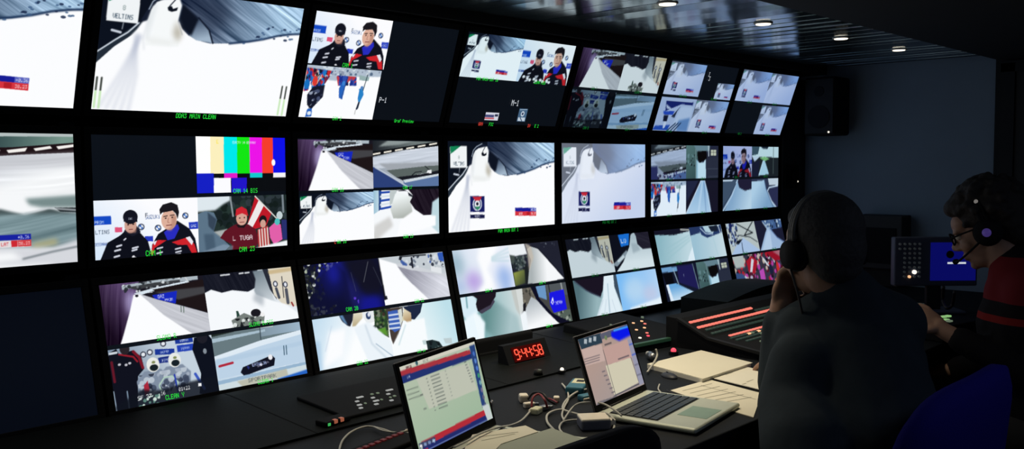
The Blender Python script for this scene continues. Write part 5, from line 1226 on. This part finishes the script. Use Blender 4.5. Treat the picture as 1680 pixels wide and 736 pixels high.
cable([(556, 740), (562, 722), (578, 707), (602, 699), (626, 703), (648, 710), (672, 710)], .0026, 'cable', 'thin grey cable arching left of the results laptop')
cable([(614, 700), (628, 706), (650, 709), (668, 706)], .0022, 'cable', 'short pale lead ending behind the results laptop lid', zs=[.778, .780, .780, .778], ends=[1])
cable([(922, 629), (931, 641), (932, 655), (926, 667), (922, 680), (926, 690)], .0026, 'cable', 'grey cable dropping from the teal adapter')
cable([(975, 636), (948, 642), (930, 655), (923, 668), (930, 674), (958, 682), (972, 692)], .0030, 'cable', 'pale cable curving from behind the laptop to the power brick', zs=[.785, .78, .777, .777, .777, .781, .781])
cable([(925, 671), (910, 673), (898, 680), (898, 692), (908, 704), (915, 712)], .0030, 'cable', 'pale cable looping left toward the laptop corner')
cable([(956, 688), (935, 689), (922, 693), (918, 703), (928, 713), (950, 718), (980, 717), (1003, 708), (1008, 696), (1004, 688)], .0027, 'cable', 'pale cable ring around the white power brick')
cable([(924, 690), (936, 672), (948, 662), (968, 659), (990, 662), (1008, 672), (1020, 682)], .0024, 'cable', 'thin dark grey cable arching over to the open laptop', zs=[.777, .785, .797, .806, .806, .80, .79])
cable([(978, 682), (988, 676), (1000, 680), (1006, 688)], .0026, 'cable', 'short pale cable stub above the power brick', z=.79)
cable([(1076, 572), (1078, 583), (1071, 597), (1062, 610)], .0030, 'cable', 'pale cable standing behind the open laptop lid', zs=[.82, .80, .785, .778])
cable([(1082, 630), (1080, 638), (1086, 645)], .0022, 'cable', 'short grey lead plugged into the side of the open laptop')
cable([(1094, 640), (1112, 650), (1128, 657)], .0018, 'cableb', 'thin black lead lying across the printed sheet', z=.776)
cable([(1548, 470), (1547, 492), (1553, 505), (1562, 500), (1566, 478)], .006, 'cableb', 'black cable loop hanging below the blue screen unit', zs=[.90, .84, .82, .83, .89])

# white power brick
p = on_z(978, 703, DESK + .0)
t = empty('power_brick', (p.x + .006, p.y + .012, DESK), (0, 0, -.68), 'white square power brick with cables around it', 'power adapter')
MB().box((-.036, -.030, 0), (.036, .030, .026), bevel=.005, seg=3).build('body', M['brickd'], t, False)  # shaded sides of the white brick painted in as a blue-grey body colour
MB().box((-.0355, -.0295, .020), (.0355, .0295, .0285), bevel=.004, seg=3).build('top_face', M['brickw'], t)
MB().box((.036, -.012, .006), (.052, .012, .020), bevel=.003).build('plug', M['brickw'], t)
# teal adapters
p = on_z(948, 640, DESK)
t = empty('teal_adapter', (p.x, p.y, DESK), (0, 0, .5), 'teal adapter box with a cream label behind the silver laptop', 'adapter')
MB().box((-.055, -.025, 0), (.055, .025, .022), bevel=.005).build('body', M['teal'], t); MB().box((-.006, -.0255, .004), (.050, .018, .0228), bevel=.002).build('sticker', M['cream'], t)
MB().box((.008, -.015, .0222), (.030, .006, .0236)).build('socket', M['black'], t)
p = on_z(966, 655, DESK)
t = empty('teal_adapter', (p.x, p.y, DESK), (0, 0, -.2), 'smaller teal plug with a white front, against the laptop lid', 'adapter')
MB().box((-.03, -.014, 0), (.03, .014, .016), bevel=.004).build('body', M['teal'], t); MB().box((-.03, -.0165, .002), (.026, -.012, .010), bevel=.002).build('front_edge', M['brickw'], t)
# bundle of connectors
def connector(px, py, rz, size, m, label, nm='connector'):
    p = on_z(px, py, DESK); x, y, z = size
    t = empty(nm, (p.x, p.y, DESK), (0, 0, rz), label, 'connector', 'loose connectors')
    MB().box((-x / 2, -y / 2, 0), (x / 2, y / 2, z), bevel=min(size) * .22).build('body', M[m], t)
    MB().box((x / 2 - .001, -y * .3, z * .25), (x / 2 + .012, y * .3, z * .75), bevel=.001).build('tip', M['steel'], t)
connector(859, 659, .9, (.030, .024, .022), 'brickw', 'cream plug at the left end of the connector bundle')
connector(868, 668, -.4, (.030, .016, .014), 'brickw', 'slim cream plug in the middle of the connector bundle')
connector(880, 678, .3, (.034, .022, .016), 'cream', 'cream connector nearest the camera in the bundle')
connector(913, 658, .7, (.020, .016, .014), 'brickw', 'small white plug at the right end of the bundle')
connector(893, 672, -.2, (.026, .018, .012), 'steel', 'small metal connector in the bundle')
cable([(872, 668), (874, 652), (884, 646), (893, 655), (898, 668)], .0030, 'cabler', 'dark red lead looping over the connector bundle', zs=[.778, .80, .806, .80, .778])
cable([(866, 655), (875, 644), (890, 645), (900, 656), (910, 662)], .0028, 'cableb', 'black lead looping over the connector bundle', zs=[.782, .80, .804, .79, .778])
cable([(895, 652), (905, 655), (914, 660)], .0024, 'cabler', 'short dark red lead beside the small white plug')
# red-lit keypad at the bottom edge and pale cup-like roll behind the paper
p = on_z(628, 733, DESK)
t = empty('red_keypad', (p.x, p.y, DESK), (0, 0, .2), 'small keypad with dull red keys at the bottom edge', 'keypad')
MB().box((-.09, -.05, 0), (.09, .03, .012), bevel=.004).build('case', M['soft'], t)
for k in range(8):
    MB().box((-.078 + .02 * k, -.001, .010), (-.064 + .02 * k, .012, .0155), bevel=.002).build('button', M['keyr2'] if 'keyr2' in M else M['redpen'], t)
p = on_z(778, 672, DESK)
t = empty('small_connector', (p.x + .06, p.y, DESK), (0, 0, .6), 'tiny metal connector lying right of the results laptop', 'connector')
MB().cyl((-.012, 0, .006), (.012, 0, .006), .005, n=12).build('barrel', M['steel'], t, True); MB().cyl((.012, 0, .006), (.022, 0, .006), .003, n=10).build('tip', M['brickw'], t, True)
p = on_z(1068, 590, DESK)
t = empty('headphone_jack', (p.x, p.y, DESK), (0, 0, .9), 'grey metal plug behind the laptop, beside the thick pad', 'connector')
MB().cyl((-.03, 0, .014), (.012, 0, .014), .012, n=14).build('barrel', M['steel'], t, True); MB().cyl((.012, 0, .014), (.036, 0, .014), .008, n=12).build('tip', M['cable'], t, True)
p = on_z(1098, 618, DESK)
t = empty('computer_mouse', (p.x, p.y, DESK), (0, 0, 1.1), 'low dark mouse-shaped object between laptop and pad', 'mouse')
MB().sph((0, 0, 0.002), (.036, .020, .010), 20).build('shell', M['brickd2'], t, True); MB().box((.008, -.002, .008), (.018, .002, .0135), bevel=.001).build('wheel', M['black'], t)

# ------------------------------------------------------------------ equipment at the far end
yawc = -YAW
pp = at_depth(1535, 428, 3.9)
t = empty('control_monitor', (pp.x, pp.y, DESK), (0, 0, yawc - .02), 'grey control unit with a button grid and a blue screen', 'control panel')
zc = pp.z - DESK
MB().box((-.170, 0, zc - .105), (.175, .045, zc + .100), bevel=.006).build('case', M['device'], t)
MB().box((-.022, -.003, zc - .082), (.166, .002, zc + .078), bevel=.001).build('screen', M['bluescr'], t)
MB().box((.048, -.0045, zc - .012), (.124, -.003, zc - .004)).build('white_bar', M['white'], t); MB().cyl((.058, -.0044, zc + .028), (.058, -.003, zc + .028), .016, n=20).build('dark_spot', M['black'], t)
bmesh_btn = MB().cyl((0, -.006, 0), (0, 0, 0), .0052, n=10).mesh('button'); bmesh_btn.materials.append(M['gbtn'] if 'gbtn' in M else mat('pale_grey_button', (.40, .46, .48), .5))
for i in range(5):
    for j in range(8):
        if (i == 0 and j > 1): continue
        m = {(3, 6): 'wled', (2, 7): 'oled'}.get((i, j))
        o = link('button', bmesh_btn, None, t, (-.150 + .0205 * i, 0, zc + .072 - .0195 * j))
        if m:
            me = MB().cyl((0, -.007, 0), (0, 0, 0), .009 if m == 'wled' else .006, n=12).mesh('button'); me.materials.append(M[m]); o.data = me
MB().box((-.03, .01, 0), (.03, .035, zc - .10), bevel=.004).build('post', M['black'], t); MB().box((-.11, -.05, 0), (.11, .09, .012), bevel=.004).build('foot', M['device'], t)
# dark cabinet on the desk against the end wall
t = empty('equipment_cabinet', (XE - .01, -.47, .86), label='dark square box with two small knobs standing against the end wall', cat='cabinet')
MB().box((-.12, -.118, 0), (0, .118, .272), bevel=.006).build('body', M['box'], t)
for k in range(2): MB().cyl((-.127, .095, .25 - .04 * k), (-.118, .095, .25 - .04 * k), .007, n=12).build('knob', M['steel'], t)
MB().box((-.124, -.09, .03), (-.118, .07, .21), bevel=.003).build('front_panel', M['soft'], t); MB().box((-.09, -.09, DESK - .86), (-.01, .09, .004), bevel=.003).build('plinth', M['black'], t)
# wall speaker
t = empty('wall_speaker', (XE, -.185, 1.53), label='black loudspeaker high on the end wall with one white light', cat='loudspeaker')
MB().box((-.21, -.085, .01), (-.03, .085, .31), bevel=.014, seg=3).build('cabinet', M['soft'], t)
MB().box((-.216, -.076, .02), (-.209, .076, .30), bevel=.003).build('grille', M['grille'], t)
for z, r in ((.105, .058), (.235, .026)): MB().cyl((-.219, 0, z), (-.214, 0, z), r, n=28).build('driver', M['soft'], t)
MB().sph((-.218, -.055, .026), .005, 10).build('indicator_light', M['wled'], t, True)
MB().box((-.04, -.03, .12), (0, .03, .2), bevel=.003).build('wall_bracket', M['black'], t)
# small lit key panel by the second operator's hand
q = on_z(1542, 523, .835)
t = empty('joystick_panel', (q.x, q.y, DESK), (0, 0, -.2), 'small key panel with a few pale green lit keys by the hand', 'control panel')
MB().box((-.10, -.07, 0), (.14, .12, .055), bevel=.006).build('case', M['soft'], t)
Rj = Euler((0, 0, -.2)).to_matrix().inverted()
for x, y, m in ((1539, 520, 'wled2'), (1555, 518, 'pg'), (1543, 528, 'wled2'), (1552, 524, 'pg'), (1548, 519, 'pg'), (1557, 526, 'key_pale'), (1536, 527, 'key_pale')):
    l = Rj @ (on_z(x, y, .828) - Vector(t.location))
    MB().box((l.x - .011, l.y - .009, .052), (l.x + .011, l.y + .009, .061), bevel=.002).build('button', M.get(m) or glow(m, (214, 190, 176) if m == 'wled2' else (150, 206, 130), .75), t)
# ------------------------------------------------------------------ chairs
def task_chair(x, y, rz, m, label, top=.95, w=.50):
    t = empty('task_chair', (x, y, 0), (0, 0, rz), label, 'chair', 'swivel chairs at the desk')
    # backrest: gently hollow padded shell with rounded corners
    h = .48; n = 18; b = MB()
    def pt(u, v, side):
        a, c = u * 2 - 1, v * 2 - 1
        k = 4.0; s = max(abs(a), abs(c)) or 1
        r = (abs(a) ** k + abs(c) ** k) ** (1 / k); q = s / r if r else 1
        X, Zz = a * q * w / 2, top - h / 2 + c * q * h / 2
        edge = 1 - max(abs(a), abs(c)) ** 6
        return (X, -.055 + .32 * X * X + side * (.012 + .024 * edge) + .05 * (c * .5) * -1, Zz)
    b.grid(lambda u, v: pt(u, v, 1), n, n); b.grid(lambda u, v: pt(u, v, -1), n, n)
    bmesh.ops.remove_doubles(b.bm, verts=b.bm.verts[:], dist=1e-5)
    bd = [e for e in b.bm.edges if len(e.link_faces) == 1]
    bmesh.ops.bridge_loops(b.bm, edges=bd)
    b.build('backrest', m, t, True)
    MB().box((-.24, .0, .43), (.24, .46, .50), bevel=.03, seg=4).build('seat', m, t, True)
    MB().tube([(0, -.10, .62), (0, -.11, .50), (0, -.04, .42), (0, .15, .41)], .018, 8).build('back_support', M['black'], t, True)
    MB().cyl((0, .22, .08), (0, .22, .43), .025, n=16).build('column', M['black'], t, True)
    for k in range(5):
        a = 2 * PI * k / 5 + .3; e = (.28 * math.cos(a), .22 + .28 * math.sin(a), .065)
        lg = MB().rc((0, .22, .09), e, .024, .016, 10).build('leg', M['black'], t, True)
        MB().cyl((e[0] - .012 * math.sin(a), e[1] + .012 * math.cos(a), .028), (e[0] + .012 * math.sin(a), e[1] - .012 * math.cos(a), .028), .028, n=16).cyl((e[0], e[1], .03), (e[0], e[1], .07), .008, n=8).build('caster', M['black'], lg, True)
    return t
task_chair(1.01, -1.685, 0, M['blue'], 'royal blue upholstered chair behind the man with the headphones', .975, .62)
task_chair(.195, -1.365, 0, M['chairb'], 'black chair back rising at the bottom edge before the laptops', .966, .43)
task_chair(2.22, -1.83, 0, M['chairb'], 'black chair carrying the man in the red jacket', .90, .46)

# ------------------------------------------------------------------ people
def head_frame(c, yaw, pitch): return Matrix.Translation(c) @ Matrix.Rotation(-yaw, 4, 'Z') @ Matrix.Rotation(-pitch, 4, 'X')
def head_volumes(mb, T):
    def e(c, r): mb.sph(T @ Vector(c), r, 20, M=T.to_3x3().to_4x4())
    e((0, -.012, .030), (.074, .094, .092)); e((0, .030, -.025), (.060, .066, .088)); e((0, .040, -.082), (.046, .046, .034)); e((0, .076, -.096), (.020, .018, .016))
    e((0, .062, .035), (.058, .036, .040))
    for s in (-1, 1):
        e((s * .028, .084, .018), (.026, .014, .009)); e((s * .034, .066, -.030), (.028, .026, .026)); e((s * .077, -.004, -.012), (.011, .021, .032)); e((s * .079, .004, -.030), (.008, .012, .012))
        e((s * .012, .100, -.034), (.010, .012, .008))
    mb.rc(T @ Vector((0, .090, .012)), T @ Vector((0, .112, -.026)), .009, .0125)
    e((0, .090, -.058), (.024, .014, .007)); e((0, .088, -.070), (.021, .014, .008)); e((0, .075, -.055), (.03, .02, .03))
def hand_volumes(mb, wrist, d, n, side, curl, L=1.0, spread=.0205):
    """palm and five fingers: d points along the fingers, n out of the palm, side (+1/-1) where the thumb leaves"""
    d = Vector(d).normalized(); n = (Vector(n) - Vector(n).dot(d) * d).normalized(); s = d.cross(n) * side
    w = Vector(wrist)
    R3 = Matrix((s, d, n)).transposed().to_4x4()
    mb.sph(w + d * .048 * L, (.041 * L, .052 * L, .0155 * L), 16, M=R3)
    mb.rc(w - d * .01, w + d * .02, .024, .027)
    for k, ln in enumerate((.072, .080, .074, .058)):
        off = (1.5 - k) * spread * L
        p = w + d * .088 * L + s * off; dirv = (d + s * (1.5 - k) * .05).normalized(); pts = [w + d * .05 * L + s * off * .8, p]; a = 0
        for f in (.46, .30, .24):
            a += curl * (.8 if f == .46 else 1.0)
            v = dirv * math.cos(a) + n * math.sin(a); p = p + v * ln * f * L; pts.append(p)
        mb.chain(pts, [.0095 * L, .0092 * L, .0084 * L, .0078 * L, .0068 * L], 10)
    b = w + d * .022 * L + s * .030 * L; a = b + (d * .55 + s * .65 + n * .35).normalized() * .040 * L; c = a + (d * .85 + s * .15 + n * .45).normalized() * .032 * L; e = c + (d * .9 - s * .1 + n * .45).normalized() * .022 * L
    mb.chain([b, a, c, e], [.0135 * L, .0115 * L, .0100 * L, .0080 * L], 10)

def shift(mb, o): bmesh.ops.translate(mb.bm, verts=mb.bm.verts[:], vec=-Vector(o))

# ---- man with headphones, seen from behind, chin on his hand
ROOT = Vector((1.18, -1.52, 0))
man = empty('person', ROOT, label='man in a dark jacket seen from behind with a hand at his chin', cat='person')
HC = Vector((1.248, -1.332, 1.190)); HY, HPT = math.radians(31), math.radians(6)
T1 = head_frame(HC, HY, HPT)
wr = at_depth(1279, 507, 2.37); kn = at_depth(1290, 470, 2.37)
LS, RS = Vector((1.218, -1.308, .985)), Vector((1.345, -1.470, 1.000)); LE = Vector((1.244, -1.226, .835)); RE = Vector((1.44, -1.33, .835)); RW = Vector((1.58, -1.10, .815))
HIP = Vector((1.18, -1.50, .585)); CH = Vector((1.275, -1.41, .92)); NK = Vector((1.262, -1.385, 1.085))
b = MB(); head_volumes(b, T1)
b.rc(NK, HC + Vector((-.012, -.016, -.06)), .060, .056)
b.chain([HIP, (HIP + CH) / 2, CH, NK], [.14, .135, .14, .06]); b.chain([LS, NK - Vector((0, 0, .03)), RS], [.05, .06, .05])
b.chain([LS, LE, wr], [.048, .042, .026]); b.chain([RS, RE, RW], [.048, .042, .026])
for s, kx in ((-1, 1.12), (1, 1.36)):
    hp = HIP + Vector((s * .09, .0, 0)); kn_ = Vector((kx, -1.06, .54)); an = Vector((kx + .02, -.98, .10))
    b.chain([hp, kn_, an], [.085, .060, .042]); b.rc(an + Vector((0, -.02, -.06)), an + Vector((0, .14, -.07)), .035, .026)
hand_volumes(b, wr, kn - wr, T1.to_3x3() @ Vector((.2, -.9, .1)), 1, .95)
hand_volumes(b, RW, (.25, .95, -.12), (0, 0, -1), -1, .35)
shift(b, ROOT)
b.fused('body', M['skin'], man, .0055, 3)
for s in (-1, 1):
    MB().sph(T1 @ Vector((s * .030, .083, .004)) - ROOT, .012, 12).build('eye', M['brickw'], man, True)
h = MB()
for c, r in (((0, -.022, .046), (.086, .100, .092)), ((0, -.050, .0), (.078, .070, .080)), ((0, .030, .078), (.066, .062, .040)), ((0, -.062, -.045), (.062, .044, .045))):
    h.sph(T1 @ Vector(c), r, 20, M=T1.to_3x3().to_4x4())
for s in (-1, 1): h.sph(T1 @ Vector((s * .070, -.020, .005)), (.014, .030, .035), 12, M=T1.to_3x3().to_4x4())
shift(h, ROOT); h.fused('hair', M['hair1'], man, .007, 3)
j = MB()
j.chain([HIP, Vector((1.20, -1.49, .74)), CH, Vector((1.275, -1.405, 1.0))], [.175, .170, .150, .105]); j.rc(CH + Vector((-.045, .05, -.02)), CH + Vector((.03, -.04, -.02)), .135, .118)
j.chain([at_depth(1318, 600, 2.24), at_depth(1305, 665, 2.22), at_depth(1318, 730, 2.12), at_depth(1335, 860, 2.04)], [.085, .090, .098, .10])
j.chain([LS, Vector((1.268, -1.395, 1.045)), RS], [.075, .082, .080]); j.rc(Vector((1.266, -1.392, 1.06)), NK + Vector((0, .002, .0)), .085, .072)
j.chain([LS, LE, LE.lerp(wr, .82)], [.078, .060, .044]); j.chain([RS, RE, RE.lerp(RW, .85)], [.082, .066, .045])
j.chain([RS + Vector((-.01, .01, -.03)), Vector((1.345, -1.45, .85)), Vector((1.32, -1.50, .66))], [.075, .085, .11])
shift(j, ROOT); j.fused('jacket', M['coat'], man, .010, 7)
tr = MB()
for s, kx in ((-1, 1.12), (1, 1.36)):
    hp = HIP + Vector((s * .09, .0, -.01)); kn_ = Vector((kx, -1.06, .54)); an = Vector((kx + .02, -.98, .12)); tr.chain([hp, kn_, an], [.105, .078, .060])
tr.sph(HIP, (.17, .16, .11)); shift(tr, ROOT); tr.fused('trousers', M['trousers'], man, .012, 5)
for kx in (1.14, 1.38):
    sh = MB(); sh.rc((kx, -1.01, .045), (kx, -.84, .036), .044, .036).box((kx - .04, -1.05, 0), (kx + .04, -.80, .02), bevel=.008); shift(sh, ROOT); sh.fused('shoe', M['shoe'], man, .008, 3)

def headset(T, label, band_m, boom_side=0, cup_m='soft', accent=None):
    o = T @ Vector((0, 0, -.01))
    t = empty('headset', o, label=label, cat='headset')
    g = MB(); R3 = T.to_3x3()
    arc = [T @ Vector((.094 * math.cos(a), -.012, .018 + .118 * math.sin(a))) - o for a in [PI * k / 14 for k in range(15)]]
    for off in (-.008, 0, .008): g.tube([p + R3 @ Vector((0, off, 0)) for p in arc], .0058, 8, 2)
    g.build('headband', M[band_m], t, True)
    for s in (-1, 1):
        c = T @ Vector((s * .090, -.006, -.014)) - o; d = R3 @ Vector((s, 0, 0))
        cu = MB(); cu.cyl(c - d * .012, c + d * .014, .040, .034, n=24); cu = cu.build('ear_cup', M[cup_m], t, True)
        MB().cyl(c - d * .020, c - d * .008, .041, .043, n=24).build('ear_cushion', M['soft'], t, True)
        if accent and s == accent: MB().cyl(c + d * .012, c + d * .018, .014, .012, n=16).build('ear_cap', M['purple'], t, True)
        if accent and s == accent: MB().sph(T @ Vector((s * .070, -.012, .085)) - o + d * .012, .0065, 10).build('band_rivet', M['stud_glow'], t, True)
        if boom_side == s:
            mm = [T @ Vector(q) - o for q in ((s * .098, .005, -.025), (s * .095, .06, -.050), (s * .070, .105, -.066), (s * .040, .122, -.066))]
            MB().tube(mm, .0035, 8).build('mic_boom', M['soft'], t, True); MB().rc(mm[-1], mm[-1] + R3 @ Vector((-s * .018, 0, 0)), .009, .008, 10).build('microphone', M['soft'], t, True)
    return t
M['stud_glow'] = glow('glowing_stud', (150, 145, 140), .5)  # pale glow put into the headband rivet's material
hs = headset(T1, 'grey-banded black headphones on the man in the dark jacket', 'hpband')
p0 = T1 @ Vector((-.098, -.01, -.05)); o = Vector(hs.location)
MB().tube([p0 - o, p0 + Vector((.0, -.02, -.06)) - o, p0 + Vector((.012, -.03, -.12)) - o, p0 + Vector((.035, -.045, -.17)) - o], .003, 8).build('cord', M['cableb'], hs, True)

# ---- second operator in profile, red jacket, glasses and headset
ROOT2 = Vector((2.20, -1.62, 0))
man2 = empty('person', ROOT2, label='man in a red and black jacket with glasses, head bowed over the desk', cat='person')
HC2 = Vector((2.187, -1.437, 1.195)); T2 = head_frame(HC2, math.radians(-8), math.radians(24))
HIP2 = Vector((2.20, -1.62, .585)); CH2 = Vector((2.19, -1.565, .90)); NK2 = Vector((2.197, -1.52, 1.052))
LS2, RS2 = Vector((2.10, -1.585, 1.0)), Vector((2.375, -1.53, .995)); LE2, RE2 = Vector((2.065, -1.655, .745)), Vector((2.46, -1.50, .76)); 
RW2 = Vector((2.36, -1.27, .685)); LW2 = at_depth(1549, 543, 2.86)
b = MB(); head_volumes(b, T2); b.rc(NK2, HC2 + Vector((0, -.035, -.055)), .062, .058)
b.chain([HIP2, (HIP2 + CH2) / 2, CH2, NK2], [.14, .135, .14, .06]); b.chain([LS2, NK2 - Vector((0, 0, .03)), RS2], [.05, .06, .05])
b.chain([LS2, LE2, LW2], [.048, .042, .026]); b.chain([RS2, RE2, RW2], [.048, .042, .026])
for s in (-1, 1):
    hp = HIP2 + Vector((s * .09, 0, 0)); kn_ = Vector((2.2 + s * .13, -1.16, .54)); an = Vector((2.2 + s * .14, -1.08, .10))
    b.chain([hp, kn_, an], [.085, .060, .042]); b.rc(an + Vector((0, -.02, -.06)), an + Vector((0, .14, -.07)), .035, .026)
hand_volumes(b, RW2, (-.1, .95, -.18), (.1, 0, -1), -1, .4); hand_volumes(b, LW2, at_depth(1519, 517, 2.90) - LW2, (.3, .1, -1), 1, .5)
shift(b, ROOT2); b.fused('body', M['skin'], man2, .0055, 3)
for s in (-1, 1): MB().sph(T2 @ Vector((s * .030, .083, .004)) - ROOT2, .012, 12).build('eye', M['brickw'], man2, True)
h = MB(); rg = random.Random(3)
for c, r in (((0, -.028, .052), (.090, .104, .092)), ((0, -.060, .0), (.080, .070, .085)), ((0, .040, .092), (.066, .060, .038)), ((0, -.070, -.045), (.066, .048, .05))): h.sph(T2 @ Vector(c), r, 20, M=T2.to_3x3().to_4x4())
for k in range(150):      # loose curls
    a, e = rg.uniform(0, 2 * PI), rg.uniform(-.35, 1.5); v = Vector((.092 * math.cos(a) * math.cos(e), -.026 + .108 * math.sin(a) * math.cos(e), .050 + .100 * math.sin(e)))
    if v.y > .055 and v.z < .085: continue
    h.sph(T2 @ v, rg.uniform(.010, .019), 8)
shift(h, ROOT2); h.fused('hair', M['hair2'], man2, .006, 1)
j = MB(); j.chain([HIP2, Vector((2.2, -1.60, .75)), CH2, Vector((2.185, -1.54, .99))], [.175, .168, .155, .11]); j.rc(CH2 + Vector((-.04, -.02, 0)), CH2 + Vector((.10, 0, 0)), .135, .14)
j.chain([LS2, Vector((2.185, -1.54, 1.03)), RS2], [.080, .088, .085]); j.rc(Vector((2.18, -1.535, 1.05)), NK2 + Vector((0, -.005, .025)), .092, .082)
j.chain([LS2, LE2, LE2.lerp(LW2, .84)], [.078, .060, .040]); j.chain([RS2, RE2, RE2.lerp(RW2, .86)], [.082, .064, .044])
shift(j, ROOT2); j.fused('jacket', M['redjacket'], man2, .010, 7)
tr = MB()
for s in (-1, 1):
    hp = HIP2 + Vector((s * .09, 0, -.01)); kn_ = Vector((2.2 + s * .13, -1.16, .54)); an = Vector((2.2 + s * .14, -1.08, .12)); tr.chain([hp, kn_, an], [.105, .078, .060])
tr.sph(HIP2, (.17, .16, .11)); shift(tr, ROOT2); tr.fused('trousers', M['trousers'], man2, .012, 5)
for s in (-1, 1):
    kx = 2.2 + s * .14
    sh = MB(); sh.rc((kx, -1.11, .045), (kx, -.94, .036), .044, .036).box((kx - .04, -1.15, 0), (kx + .04, -.90, .02), bevel=.008); shift(sh, ROOT2); sh.fused('shoe', M['shoe'], man2, .008, 3)
headset(T2, 'black headset with microphone boom and purple cap on the man in red', 'soft', boom_side=-1, accent=-1)
o = T2 @ Vector((0, .10, 0)); t = empty('eyeglasses', o, label='dark framed eyeglasses on the man in the red jacket', cat='glasses')
g = MB()
for s in (-1, 1):
    ring = [T2 @ Vector((s * (.032 + .024 * math.cos(a)), .106 - .004 * abs(math.cos(a)), .002 + .018 * math.sin(a))) - o for a in [2 * PI * k / 14 for k in range(15)]]
    g.tube(ring, .0030, 6, 1)
    MB().tube([T2 @ Vector(q) - o for q in ((s * .056, .104, .006), (s * .074, .06, .008), (s * .082, .0, .006), (s * .082, -.02, -.012))], .0030, 6).build('temple', M['soft'], t, True)
g.tube([T2 @ Vector(q) - o for q in ((-.009, .108, .004), (0, .112, .007), (.009, .108, .004))], .0022, 6); g.build('frame', M['soft'], t, True)

# ------------------------------------------------------------------ a dark room: hardly any ambient light
w = bpy.data.worlds.new('world'); SC.world = w; w.use_nodes = True
w.node_tree.nodes['Background'].inputs[0].default_value = (.02, .03, .045, 1); w.node_tree.nodes['Background'].inputs[1].default_value = .05
# unseen dim blue-white fill light, added to lift dark backs and the blue chair
l = bpy.data.lights.new('rear_fill_light', 'AREA'); l.shape = 'RECTANGLE'; l.size = 2.4; l.size_y = .25; l.energy = 3.2; l.color = (.62, .74, 1.0)
o = bpy.data.objects.new('rear_fill_light', l); COL.objects.link(o); o.location = (1.2, -2.75, ZC - .06); o.rotation_euler = (math.radians(35), 0, 0)
